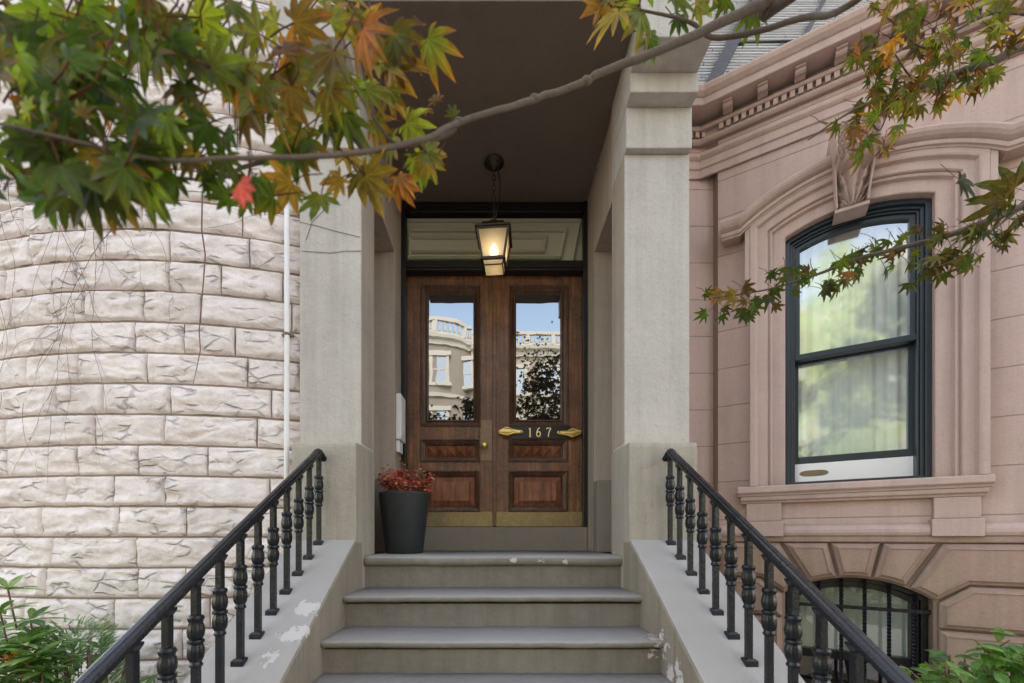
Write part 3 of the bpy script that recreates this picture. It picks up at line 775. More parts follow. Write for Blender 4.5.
wall_with_arch(mb, .021, UE, 0, 3.12, HW, SILL - .05, R0, ZC0); reveal(mb, HW, SILL - .05, R0, ZC0, .0, -.2)
mb.fn = None
mb.add([(1.05, D0 + .06, G), (X0 + .1, D0 + .06, G), (X0 + .1, D0 + .06, 3.12), (1.05, D0 + .06, 3.12)], [(0, 1, 2, 3)])
e = W(UE, 0, 0)
mb.add([(e[0], e[1], G), (e[0] + 3, e[1], G), (e[0] + 3, e[1], 3.12), (e[0], e[1], 3.12)], [(0, 1, 2, 3)])
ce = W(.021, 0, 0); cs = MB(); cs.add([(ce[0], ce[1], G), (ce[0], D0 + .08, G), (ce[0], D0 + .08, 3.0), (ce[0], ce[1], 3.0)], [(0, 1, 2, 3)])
cs.build('corner_return', painted('dark_corner', (.34, .245, .205), .15, .8, streak=.3), BH, recalc=False)  # return face in a darker brown than the bay wall
wl = mb.build('bay_wall', M['brown'], BH, recalc=False)
mb = MB(W); wall_with_arch(mb, .021, UE, G, 0, HW, G, BR, BRC); reveal(mb, HW, G + .2, BR, BRC, 0, -.22)
mb.build('basement_wall', M['brown_base'], BH, recalc=False)
# upper storeys, only a mass above the cornice
mb = MB(); mb.box(1.27, 6, 5.6, 9, G, 13.5); mb.build('rear_wall', M['brown'], BH)

# architrave: concentric stepped bands
def band(mb, prof, zbot, corner_ext=0):
    rings = []
    for w, o in prof:
        pts = [(UC - HW - w, zbot)] + arc(R0 + w, HW + w, ZC0, 24) + [(UC + HW + w, zbot)]
        rings.append([(u, o, z) for u, z in pts])
    mb.loft(rings, closed=False, caps=False)
mb = MB(W)
band(mb, [(0, -.02), (0, .030), (.006, .034), (.070, .034), (.074, .040), (.080, .056), (.088, .060), (.096, .054), (.102, .050), (.106, .062), (.112, .068), (.160, .068), (.164, .074), (.172, .090), (.182, .094), (.212, .094), (.215, .090), (.215, -.01)], SILL + .0)
for s_ in (-1, 1):             # ears at the springing
    for (a, b, z0, z1, o) in ((.2155, .246, 1.86, 2.235, .0905), (.2155, .232, 1.80, 1.862, .088)):
        mb.box(UC + s_ * a if s_ > 0 else UC - b - HW + 0, 0, 0, 0, 0, 0) if False else None
        u0, u1 = (UC + HW + a, UC + HW + b) if s_ > 0 else (UC - HW - b, UC - HW - a)
        mb.box(u0, u1, -.01, o, z0, z1)
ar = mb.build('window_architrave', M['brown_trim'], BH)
# hood
def hood(prof):
    rings = []
    for dr, o in prof:
        r = 1.098 + dr; hw = .66; pts = arc(r, hw, ZC0, 30); zl = pts[0][1]
        ex = .10 + o * .15
        pts = [(UC - hw - ex, zl)] + pts + [(UC + hw + ex, zl)]
        rings.append([(u, o, z) for u, z in pts])
    return rings
mb = MB(W)
rg = hood([(0, .0), (0, .098), (.008, .102), (.012, .114), (.030, .118), (.034, .104), (.040, .112), (.052, .132), (.068, .146), (.086, .152), (.102, .142), (.113, .118), (.121, .085), (.126, .045), (.130, .0)])
n = len(rg[0]); mb.loft(rg, closed=False, caps=False)
mb.add([r[0] for r in rg], [tuple(range(len(rg)))]); mb.add([r[-1] for r in rg], [tuple(range(len(rg)))[::-1]])
mb.build('hood_molding', M['brown_trim'], BH, smooth_all=False)

# keystone: scroll block with scales above, acanthus leaf below
mb = MB(W)
UK = UC - .022
KZ0, KZ1 = 2.17, 2.615
nu, nz = 46, 72; rings = []
for j in range(nz + 1):
    t = j / nz; z = KZ0 + (KZ1 - KZ0) * t
    hw = .082 + .044 * t
    if t > .52: base_o = .20 + .095 * math.sqrt(max(0, 1 - ((t - .76) / .25) ** 2))
    else: base_o = .095 + .095 * (t / .52) ** 1.5
    ring = [(UK - hw, 0.0, z)]
    for i in range(nu + 1):
        f = -1 + 2 * i / nu; u = UK + hw * f; o = base_o
        if abs(f) > .9: o += .010
        elif t > .54:
            row = (t - .54) * 26; cell = f * 5 + (int(row) % 2) * .5
            a = (cell - math.floor(cell)) - .5; b = row - math.floor(row)
            o += .026 * max(0, 1 - (a * a * 5 + (b - .35) ** 2 * 3.2)) - .012
            if abs(f) < .15: q = (t - .54) * 17; o = base_o + .024 * math.sqrt(max(0, 1 - (f / .15) ** 2)) * math.sqrt(max(.0, 1 - (2 * (q - math.floor(q)) - 1) ** 2)) - .006
        elif t > .43:
            q = (t - .485) / .055; o += .055 * max(0, 1 - q * q) * (1 + .35 * math.cos(f * 14))
        else:
            s_ = t / .43; side = abs(f)
            # acanthus: centre rib, lobes curling up and outwards on both sides
            o += .022 * max(0, 1 - side / (.10 + .06 * s_)) * (1 - .2 * s_)
            ph = 12.5 * side / (s_ + .22) ** .75 - 1.5 * s_
            o += .016 * math.cos(ph) * min(1, side * 3.2) - .034 * side ** 2 * (1 - s_ * .6)
            if side > .62 + .16 * math.sin(s_ * 19): o -= .022
            o += noise.noise(Vector((f * 6, s_ * 7, 3))) * .008
        ring.append((u, o, z))
    ring.append((UK + hw, 0.0, z)); rings.append(ring)
mb.sm = True; mb.loft(rings, closed=False, caps=False); mb.sm = False
mb.add(rings[0], [tuple(range(len(rings[0])))]); mb.add(rings[-1], [tuple(range(len(rings[-1])))[::-1]])
mb.box(UK - .088, UK + .088, -.05, .085, KZ0 - .022, KZ0 - .001)
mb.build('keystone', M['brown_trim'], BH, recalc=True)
# sill + apron
mb = MB(W)
def strip(u0, u1, prof):
    mb.loft([[(u0 + (o if False else 0), o, z) for o, z in prof], [(u1, o, z) for o, z in prof]])
sp = [(-.18, .292), (.075, .292), (.080, .305), (.098, .319), (.098, .357), (.090, .363), (.0, .370), (-.18, .376)]
strip(UC - .675, UC + .615, sp)
strip(UC - .655, UC + .600, [(0, .242), (.045, .242), (.050, .255), (.066, .265), (.070, .2915), (0, .2915)])
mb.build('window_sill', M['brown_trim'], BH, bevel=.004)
for u0, u1 in ((UC - .62, UC - .405), (UC + .372, UC + .575)):
    mb = MB(W); mb.box(u0, u1, -.01, .046, .112, .2415); mb.box(u0 - .012, u1 + .012, -.01, .062, .004, .1115)
    mb.build('sill_block', M['brown_trim'], BH, bevel=.005)
mb = MB(W)
tor = [(0, .006), (.036, .006), (.044, .012), (.052, .03), (.052, .05), (.044, .068), (.034, .078), (.026, .082), (.0, .09)]
mb.loft([[(UC - .393 + .002, o, z) for o, z in tor], [(UC + .358, o, z) for o, z in tor]])
mb.loft([[(.022, o, z) for o, z in tor], [(UC - .634, o, z) for o, z in tor]]); mb.loft([[(UC + .589, o, z) for o, z in tor], [(UE, o, z) for o, z in tor]])
mb.build('string_course', M['brown_trim'], BH)
# rusticated basement: flat band, voussoirs, side blocks
ba = lambda x: (UC + x, BRC + math.sqrt(BR * BR - x * x))
mb = MB(W)
stp = [(0, -.01), (0, .024), (.008, .034), (.014, .036), (.030, .052), (.034, .052), (.036, .047), (.044, .047)]
mb.loft([[(.022, o, z) for o, z in [(0, -.035), (.030, -.035), (.036, -.028), (.036, .004), (0, .004)]], [(UE, o, z) for o, z in [(0, -.035), (.030, -.035), (.036, -.028), (.036, .004), (0, .004)]]])
tops = [-.40, -.135, .135, .40]; bots = [-.255, -.088, .088, .255]
for k in range(3):
    xs = [bots[k] + .008 + (bots[k + 1] - bots[k] - .016) * i / 6 for i in range(7)]
    poly = [ba(x) for x in xs]; poly = [(u, z + .012) for u, z in poly] + [(UC + tops[k + 1] - .010, -.042), (UC + tops[k] + .010, -.042)]
    raised(mb, poly, stp)
for s_ in (-1, 1):
    end = UE - .01 if s_ > 0 else .034
    xs = [.272 + (.39 - .272) * i / 5 for i in range(6)]
    poly = [(UC + s_ * x, BRC + math.sqrt(max(.01, BR * BR - x * x)) + .010) for x in xs]
    poly += [(UC + s_ * .53, -.288), (end, -.288), (end, -.042), (UC + s_ * .418, -.042)]
    if s_ < 0: poly = poly[::-1]
    raised(mb, poly, stp)
    z = -.298; first = True
    while z > -1.5:
        z2 = z - .262
        a = UC + s_ * (HW + .018)
        if first: poly = [(a, BSP - .012), (a, z2), (end, z2), (end, z), (UC + s_ * .535, z)]
        else: poly = [(a, z), (a, z2), (end, z2), (end, z)]
        if s_ < 0: poly = poly[::-1]
        raised(mb, poly, stp); z = z2 - .012; first = False
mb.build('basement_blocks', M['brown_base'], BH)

# entablature
corner = Vector((X0 + .031, D0 + .06)); cpt = Vector(W(.0, 0, 0)).to_2d()
# intersection of the back wall plane (y = D0+.06) with the bay wall plane
ub = -.06 / ST; corner = Vector(W(ub, 0, 0)).to_2d()
endp = Vector(W(UE, 0, 0)).to_2d()
path = [(1.05, D0 + .06), tuple(corner), tuple(endp), (endp.x + 3, endp.y)]
cor = MB()
sweep(cor, path, [(0, 2.785), (.018, 2.785), (.018, 2.842), (.030, 2.850), (.030, 2.905), (.040, 2.912), (.052, 2.926), (.055, 2.945), (.045, 2.957), (0, 2.965)])
sweep(cor, path, [(0, 3.032), (.028, 3.034), (.040, 3.045), (.046, 3.056), (.046, 3.066), (0, 3.067)])
sweep(cor, path, [(0, 3.0672), (.030, 3.0672), (.030, 3.112), (.062, 3.114), (.072, 3.128), (.072, 3.136), (0, 3.137)])
sweep(cor, path, [(-.2, 3.185), (.185, 3.185), (.190, 3.190), (.190, 3.235), (.200, 3.240), (.222, 3.262), (.232, 3.285), (.232, 3.30), (-.2, 3.31)])
sweep(cor, path, [(0, 3.1372), (.035, 3.1372), (.035, 3.1849), (0, 3.1849)])
co = cor.build('cornice', M['brown_trim'], BH, bevel=.003)
dn = MB(W); u = .03
while u < UE: dn.box(u, u + .030, .029, .060, 3.0695, 3.1115); u += .049
dn.build('dentil_course', M['brown_trim'], co, bevel=.002); dn = MB()
x = 1.25
while x < X0 - .02: dn.box(x, x + .030, D0 + .001, D0 + .031, 3.0695, 3.1115); x += .049
dn.build('dentil_course', M['brown_trim'], co, bevel=.002)
u = .06
while u < UE:
    m_ = MB(W); prof = [(.034, 3.090 + .05), (.075, 3.142), (.10, 3.150), (.125, 3.146), (.14, 3.155), (.140, 3.168), (.158, 3.170), (.158, 3.1846), (.034, 3.1846)]
    m_.loft([[(u, o, z) for o, z in prof], [(u + .062, o, z) for o, z in prof]])
    m_.build('cornice_bracket', M['brown_trim'], co, bevel=.003); u += .218

# big window
wn = MB(W)
def archband(mb, w0, w1, zbot, o0, o1, r0=R0, hw0=HW, zc=ZC0):
    rings = []
    for w, o in ((w0, o0), (w0, o1), (w1, o1), (w1, o0), (w0, o0)):
        pts = [(UC - hw0 + w, zbot)] + arc(r0 - w, hw0 - w, zc, 20) + [(UC + hw0 - w, zbot)]
        rings.append([(u, o, z) for u, z in pts])
    mb.loft(rings, closed=False, caps=False)
archband(wn, .001, .030, SILL + .004, -.16, -.022); archband(wn, .030, .048, SILL + .004, -.16, -.045); archband(wn, .048, .062, SILL + .004, -.16, -.060)
wn.box(UC - HW + .03, UC + HW - .03, -.16, -.03, SILL + .004, SILL + .026)
win = wn.build('window', M['sash'], BH, bevel=.003)
MR = 1.285
ws = MB(W); archband(ws, .062, .092, MR - .02, -.125, -.075)
ws.box(UC - HW + .062, UC + HW - .062, -.118, -.055, MR - .022, MR + .018)
ws.build('upper_sash', M['sash'], win, bevel=.003)
ls = MB(W)
ls.box(UC - HW + .05, UC - HW + .088, -.17, -.132, .53, MR + .01); ls.box(UC + HW - .088, UC + HW - .05, -.17, -.132, .53, MR + .01)
ls.box(UC - HW + .088, UC + HW - .088, -.168, -.130, .53, .58); ls.box(UC - HW + .088, UC + HW - .088, -.168, -.134, MR - .03, MR + .009)
ls.build('lower_sash', M['sash'], win, bevel=.003)
gp = MB(W); pts = [(UC - HW + .085, MR)] + arc(R0 - .085, HW - .085, ZC0, 16) + [(UC + HW - .085, MR)]
gp.add([(u, -.10, z) for u, z in pts], [tuple(range(len(pts)))])
gp.build('glass_pane', M['window_glass'], win, recalc=False)
gp = MB(W); gp.add([(UC - HW + .08, -.15, .57), (UC + HW - .08, -.15, .57), (UC + HW - .08, -.15, MR - .02), (UC - HW + .08, -.15, MR - .02)], [(0, 1, 2, 3)]); gp.build('glass_pane', M['window_glass'], win, recalc=False)
# white vent board under the raised sash with an oval opening
vb = MB(W); ell = [(UC - .205 + .085 * math.copysign(abs(math.cos(q)) ** .6, math.cos(q)), .458 + .022 * math.sin(q)) for q in [2 * math.pi * i / 28 for i in range(28)]]
vb.box(UC - HW + .062, UC + HW - .062, -.16, -.128, SILL + .028, .5295); vbo = vb.build('vent_board', M['white_box'], win, bevel=.002)
vb = MB(W); vb.loft([[(u, -.127, z) for u, z in ell], [(UC - .205 + (u - UC + .205) * .92, -.1275, .458 + (z - .458) * .85) for u, z in ell]]); vb.build('vent_slot', metal('slot_bronze', (.25, .2, .12), .6), vbo)
# curtain with soft folds, room behind
cu = MB(W); rings = []
for i in range(81):
    u = UC - HW + .035 + (2 * HW - .07) * i / 80; rings.append([(u, -.20 + .010 * math.sin(i * .85) + .008 * math.sin(i * .37 + 1), z) for z in (.40, 1.0, 1.6, 2.25)])
cu.sm = True; cu.loft(rings, closed=False, caps=False); cu.build('curtain', M['curtain'], win, recalc=False)
# basement window
bw = MB(W)
archband(bw, .001, .035, G + .25, -.2, -.09, BR, HW, BRC); archband(bw, .035, .075, G + .25, -.2, -.12, BR, HW, BRC)
bw.box(UC - HW + .07, UC + HW - .07, -.19, -.13, -.86, -.80)
bw.box(UC - HW + .07, UC + HW - .07, -.19, -.135, G + .25, G + .33)
bwo = bw.build('basement_window', M['black_wood'], BH, bevel=.003)
g = MB(W); pts = [(UC - HW + .072, G + .3)] + arc(BR - .07, HW - .07, BRC, 14) + [(UC + HW - .072, G + .3)]
g.add([(u, -.165, z) for u, z in pts], [tuple(range(len(pts)))]); g.build('glass_pane', glass('basement_glass', .22), bwo, recalc=False)
bl = MB(W)
z = -.30
while z > -.80: bl.add([(UC - HW + .05, -.225, z), (UC + HW - .05, -.225, z), (UC + HW - .05, -.215, z - .024), (UC - HW + .05, -.215, z - .024)], [(0, 1, 2, 3)]); z -= .022
bl.build('window_blind', M['blind'], bwo, recalc=False)
bl = MB(W); bl.add([(UC - HW, -.5, G), (UC + HW, -.5, G), (UC + HW, -.5, 0), (UC - HW, -.5, 0)], [(0, 1, 2, 3)]); bl.build('dark_interior', M['room'], bwo, recalc=False)
# iron bars: twisted square rods with two flat rails
grille = thing('window_grille', 'black twisted iron bars over the low basement window', 'grille', W(UC, -.03, -1.3))
for k in range(6):
    u = UC - HW + .075 + (2 * HW - .15) * k / 5
    m_ = MB(W); x = u - UC; ztop = BRC + math.sqrt(BR * BR - x * x) - .005; rings = []
    z = G + .26; i = 0
    while z < ztop:
        a = i * .8; rings.append([(u + .0125 * math.cos(a + q), -.045 + .0125 * math.sin(a + q), z) for q in (0, 1.571, 3.1416, 4.712)]); z += .012; i += 1
    m_.loft(rings); m_.build('bar', M['iron'], grille)
for z, cut in ((-.475, 0), (-1.05, 0)):
    m_ = MB(W); m_.box(UC - HW - .0, UC + HW + .0, -.052, -.038, z - .012, z + .012); m_.build('rail', M['iron'], grille)

# glazed slate mansard above the entablature
rf = MB(); gap = MB()
y0, z0 = 3.62, 3.10; sl = Vector((0, .38, .925)).normalized(); wid = .058
rand = random.Random(4)
def roofp(x, t, o=0): return (x, y0 + sl.y * t - sl.z * o, z0 + sl.z * t + sl.y * o)
slm, nt, b = new_mat('sky_sheen_slate')
v = coords(nt, (6, 6, 30)); nn = noise_n(nt, v, 3, 5, .6)
L(nt, ramp(nt, nn, [(.35, (.82, .85, .87)), (.6, (.95, .96, .96))]), b.inputs['Base Color']); b.inputs['Roughness'].default_value = .3; b.inputs['Specular IOR Level'].default_value = .7  # sky gleam on the slates put into a near-white base colour
for r in range(84):
    t = r * wid; x = 1.0 - rand.uniform(0, 1.2)
    while x < 4.2:
        w = rand.uniform(.9, 1.6); j = rand.uniform(-.003, .003)
        rf.add([roofp(x + .003, t + .012, .018 + j), roofp(x + w - .003, t + .012, .018 + j), roofp(x + w - .003, t + wid - .004, .006), roofp(x + .003, t + wid - .004, .006),
                roofp(x + .003, t + .012, .003), roofp(x + w - .003, t + .012, .003)], [(0, 1, 2, 3), (0, 4, 5, 1)])
        x += w
rfo = rf.build('slate_roof', slm, BH, recalc=False)
gap.add([roofp(.9, 0), roofp(4.3, 0), roofp(4.3, 4.2), roofp(.9, 4.2)], [(0, 1, 2, 3)]); gap.build('roof_backing', M['tar'], rfo, recalc=False)
hp = MB()
def strap(x0, t0, x1, t1, w, o=.03):
    a, b = Vector((x0, t0)), Vector((x1, t1)); d = (b - a).normalized(); n = Vector((-d.y, d.x)) * w / 2
    q = [a + n, a - n, b - n, b + n]; hp.loft([[roofp(p.x, p.y, .004) for p in q], [roofp(p.x, p.y, o) for p in q]])
strap(2.00, 1.15, 2.95, 3.2, .11, .04); strap(2.60, 1.38, 2.94, 2.08, .035); strap(2.98, 1.8, 3.75, 3.25, .035); strap(2.42, 2.1, 3.2, 2.16, .02)
hp.build('roof_flashing', M['tar'], rfo)
gt = MB(); sweep(gt, [(1.3, D0 + .2), tuple(Vector(W(-.25, -.14, 0)).to_2d()), tuple(Vector(W(UE, -.14, 0)).to_2d())], [(-.06, 3.312), (.30, 3.312), (.305, 3.325), (-.06, 3.335)]); gt.build('roof_gutter', M['tar'], BH)

# ------------------------------------------------------------------ maple
def maple_leaf(mb, c, tip, nrm, size, col, tipcol, lobes=7, detail=True, petiole=True, narrow=1.0):
    tip = tip.normalized(); s = tip.cross(nrm).normalized(); n = s.cross(tip)
    angs = [0, 33, -33, 68, -68, 112, -112][:lobes]; lens = [1, .92, .92, .74, .74, .44, .44]
    vw = random.uniform(.85, 1.2); curl = random.uniform(-.1, .55); side = random.uniform(-.15, .15)
    pts = {}
    def pos(r, a, lift=0):
        x = math.sin(a) * r; y = math.cos(a) * r
        return c + (s * x + tip * y) * size + n * size * (lift - curl * r * r + side * x)
    order = sorted(range(len(angs)), key=lambda i: angs[i])
    vs = [c]; cols = [(*col, 1)]; fs = []
    def av(p, q, vein=0):
        vs.append(p); cols.append((*(a + (b - a) * q for a, b in zip(col, tipcol)), vein)); return len(vs) - 1
    prev = None; firsts = None
    for oi, i in enumerate(order):
        a = R(angs[i]); ln = lens[i] * random.uniform(.82, 1.08)
        wd = R(15.0 * vw) * narrow
        nxt = R(angs[order[oi + 1]]) if oi + 1 < len(order) else a + R(24)
        prv = R(angs[order[oi - 1]]) if oi else a - R(24)
        sl_ = prev if prev is not None else av(pos(.30 * ln, prv * .5 + a * .5, .03), .1)
        sr = av(pos(.47 * min(1, ln + .1), (a + nxt) / 2, .03), .15)
        mid1 = av(pos(.35 * ln, a, -.03), .1, 1)
        if detail:
            L1 = av(pos(.55 * ln, a - wd * .95, .02), .3); L2 = av(pos(.60 * ln, a - wd * .74, .02), .35); L3 = av(pos(.76 * ln, a - wd * .50, .01), .6)
            R1 = av(pos(.55 * ln, a + wd * .95, .02), .3); R2 = av(pos(.60 * ln, a + wd * .74, .02), .35); R3 = av(pos(.76 * ln, a + wd * .50, .01), .6)
            m2 = av(pos(.68 * ln, a, -.02), .45, 1); t = av(pos(ln, a, -.03), 1, 1)
            fs += [(0, sl_, mid1), (0, mid1, sr), (sl_, L1, mid1), (L1, L2, m2), (mid1, L1, m2), (L2, L3, m2), (L3, t, m2), (sr, mid1, R1), (R1, m2, R2), (mid1, m2, R1), (R2, m2, R3), (R3, m2, t)]
        else:
            L1 = av(pos(.58 * ln, a - wd * .85, .02), .3); R1 = av(pos(.58 * ln, a + wd * .85, .02), .3); t = av(pos(ln, a, -.03), 1)
            fs += [(0, sl_, mid1), (0, mid1, sr), (sl_, L1, mid1), (mid1, L1, t), (sr, mid1, R1), (R1, mid1, t)]
        prev = sr
    mb.add(vs, fs, cols)

MT = thing('maple_tree', 'maple overhanging the steps with green, orange and red lobed leaves', 'tree', (2.3, -1.1, G))
trunk = MB(); T0 = Vector((2.3, -1.1, G))
trunk.tube([T0 + Vector((0, 0, -.1)), T0 + Vector((-.03, .02, .5)), T0 + Vector((.02, .05, 1.1)), T0 + Vector((-.05, .1, 1.8)), T0 + Vector((-.12, .1, 2.35))], [.13, .105, .095, .09, .075], 14)
trunk.build('trunk', M['bark'], MT)
top = T0 + Vector((-.12, .1, 2.3))
def smooth_path(pts, n=6):
    out = []
    for i in range(len(pts) - 1):
        p0, p1, p2, p3 = pts[max(i - 1, 0)], pts[i], pts[i + 1], pts[min(i + 2, len(pts) - 1)]
        for k in range(n):
            t = k / n; out.append(.5 * ((2 * p1) + (p2 - p0) * t + (2 * p0 - 5 * p1 + 4 * p2 - p3) * t * t + (3 * p1 - p0 - 3 * p2 + p3) * t ** 3))
    out.append(pts[-1]); return out
def branch(pts, r0, r1, name='branch', nodes=(), radii=None):
    pts = [Vector(p) for p in pts]; sp_ = smooth_path(pts); n = len(sp_)
    if radii: rad = [radii[min(i // 6, len(radii) - 1)] * (1 - (i % 6) / 6) + radii[min(i // 6 + 1, len(radii) - 1)] * (i % 6) / 6 for i in range(n)]
    else: rad = [r0 + (r1 - r0) * i / (n - 1) for i in range(n)]
    sp_ = [p + (rnd(rad[i] * .16) if 1 < i < n - 2 else Vector()) for i, p in enumerate(sp_)]
    mb = MB(); mb.tube(sp_, rad, 10)
    for nd, rr in nodes:
        nd = Vector(nd); mb.tube([nd + Vector((-.006, 0, -.001)), nd + Vector((-.002, 0, 0)), nd + Vector((.003, 0, .001)), nd + Vector((.007, 0, .002))], [rr * .85, rr * 1.35, rr * 1.3, rr * .85], 10)
    mb.build(name, M['bark'], MT); return sp_
random.seed(11)
b1 = branch([top, (1.45, -.35, .95), (.95, .35, 1.02), P(800, -12, .74), P(770, 0, .74), P(735, 17, .73), P(660, 50, .70), P(600, 73, .68), P(585, 82, .675), P(535, 99, .65), P(460, 122, .59), P(425, 139, .55), P(365, 152, .50), P(300, 157, .45), P(235, 158, .41), P(160, 160, .385), P(70, 140, .36), P(0, 124, .35), P(-60, 110, .35)], .032, .0019, radii=[.045, .030, .018, .0095, .0084, .0072, .0058, .0052, .0047, .0043, .0037, .0033, .0028, .0024, .0021, .0018, .0015, .0013, .0011],
            nodes=[(P(586, 81.5, .675), .0052), (P(534, 99, .65), .0045), (P(458, 122.5, .59), .0040)])
b2 = branch([(.95, .35, 1.02), P(880, -18, .82), P(800, 18, .80), P(720, 38, .80), P(690, 22, .80), P(650, 12, .78), P(610, 6, .76)], .012, .0018, radii=[.014, .006, .005, .0042, .0032, .0022, .0015])
twigs = [([P(455, 128, .61), P(440, 138, .60), P(400, 146, .58), P(375, 120, .57), P(350, 80, .56)], .004, .0012),
         ([P(365, 152, .56), P(330, 110, .55), P(300, 80, .54), P(270, 45, .53)], .0035, .001), ([P(300, 157, .54), P(250, 165, .53), P(215, 180, .52), P(160, 175, .51), P(110, 170, .5)], .0028, .001),
         ([P(160, 160, .5), P(120, 120, .5), P(70, 70, .48), P(40, 30, .47)], .003, .001), ([P(70, 140, .48), P(30, 100, .47), P(-10, 60, .46)], .0025, .001),
         ([P(235, 158, .52), P(200, 110, .52), P(170, 60, .51), P(160, 20, .5)], .0028, .001), ([P(300, 157, .54), P(310, 190, .54), P(330, 205, .54)], .002, .0008)]
for pts, a, b in twigs: branch(pts, a, b, 'twig')
# right-hand branches
c1 = branch([top + Vector((0, 0, -.1)), (2.3, .1, 1.0), (2.25, .9, 1.55), P(1060, 30, 1.5), P(1024, 45, 1.48), P(990, 62, 1.47), P(958, 72, 1.46), P(925, 86, 1.45), P(880, 100, 1.44), P(850, 112, 1.43), P(808, 140, 1.42)], .022, .0018)
c2 = branch([top + Vector((0, 0, -.1)), (2.35, .3, .85), (2.2, 1.0, 1.1), P(1050, 195, 1.48), P(1024, 206, 1.47), P(985, 222, 1.46), P(940, 238, 1.45), P(900, 248, 1.45), P(860, 258, 1.44), P(815, 275, 1.43), P(765, 290, 1.42), P(712, 298, 1.41)], .018, .0013)
c3 = branch([P(1060, 20, 1.5), P(1000, 12, 1.4), P(960, 28, 1.38), P(925, 48, 1.36), P(890, 20, 1.33), P(870, 5, 1.3)], .006, .0012, 'twig')
c4 = branch([P(1024, 206, 1.47), P(990, 232, 1.45), P(950, 262, 1.43), P(915, 268, 1.42)], .004, .001, 'twig')
c5 = branch([P(925, 92, 1.45), P(905, 70, 1.42), P(890, 40, 1.4), P(900, 15, 1.4)], .003, .001, 'twig')
c6 = branch([P(870, 115, 1.44), P(880, 130, 1.43), P(900, 90, 1.42), P(950, 60, 1.4), P(1010, 45, 1.4)], .003, .001, 'twig')
crown = MB(); stems = MB()
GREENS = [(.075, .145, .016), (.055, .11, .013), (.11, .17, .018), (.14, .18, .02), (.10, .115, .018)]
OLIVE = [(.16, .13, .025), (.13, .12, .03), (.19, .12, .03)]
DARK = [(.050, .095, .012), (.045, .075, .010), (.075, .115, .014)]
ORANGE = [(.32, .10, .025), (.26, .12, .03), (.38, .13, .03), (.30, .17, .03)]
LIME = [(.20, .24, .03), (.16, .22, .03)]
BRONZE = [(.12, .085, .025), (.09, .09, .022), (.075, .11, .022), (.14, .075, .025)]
def near_leaf(px, py, d, pr, ang, pal, tip=None, tilt=.55, lobes=7, narrow=1.0):
    """leaf at a plan point; ang = direction of the tip in the facade plane, degrees clockwise from straight down"""
    c = P(px, py, d); size = pr * d / F
    a = R(ang); t = Vector((-math.sin(a), random.uniform(-.35, .35), -math.cos(a)))
    n = Vector((random.uniform(-tilt, tilt), -1, random.uniform(-tilt - .2, tilt * .5)))
    col = random.choice(pal); k = random.choice((.6, .8, 1, 1.2, 1.6)) * random.uniform(.9, 1.1); col = scl(col, k)
    tc = scl(random.choice(tip), k) if tip else scl(col, .9)
    maple_leaf(crown, c, t, n, size, col, tc, lobes, True, True, narrow)
    base = c + Vector((math.sin(a) * size * .8, random.uniform(-.01, .02), math.cos(a) * size * .8 + size * .1))
    stems.tube([base, (base + c) / 2 + rnd(.004), c], .0009, 4)
random.seed(5)
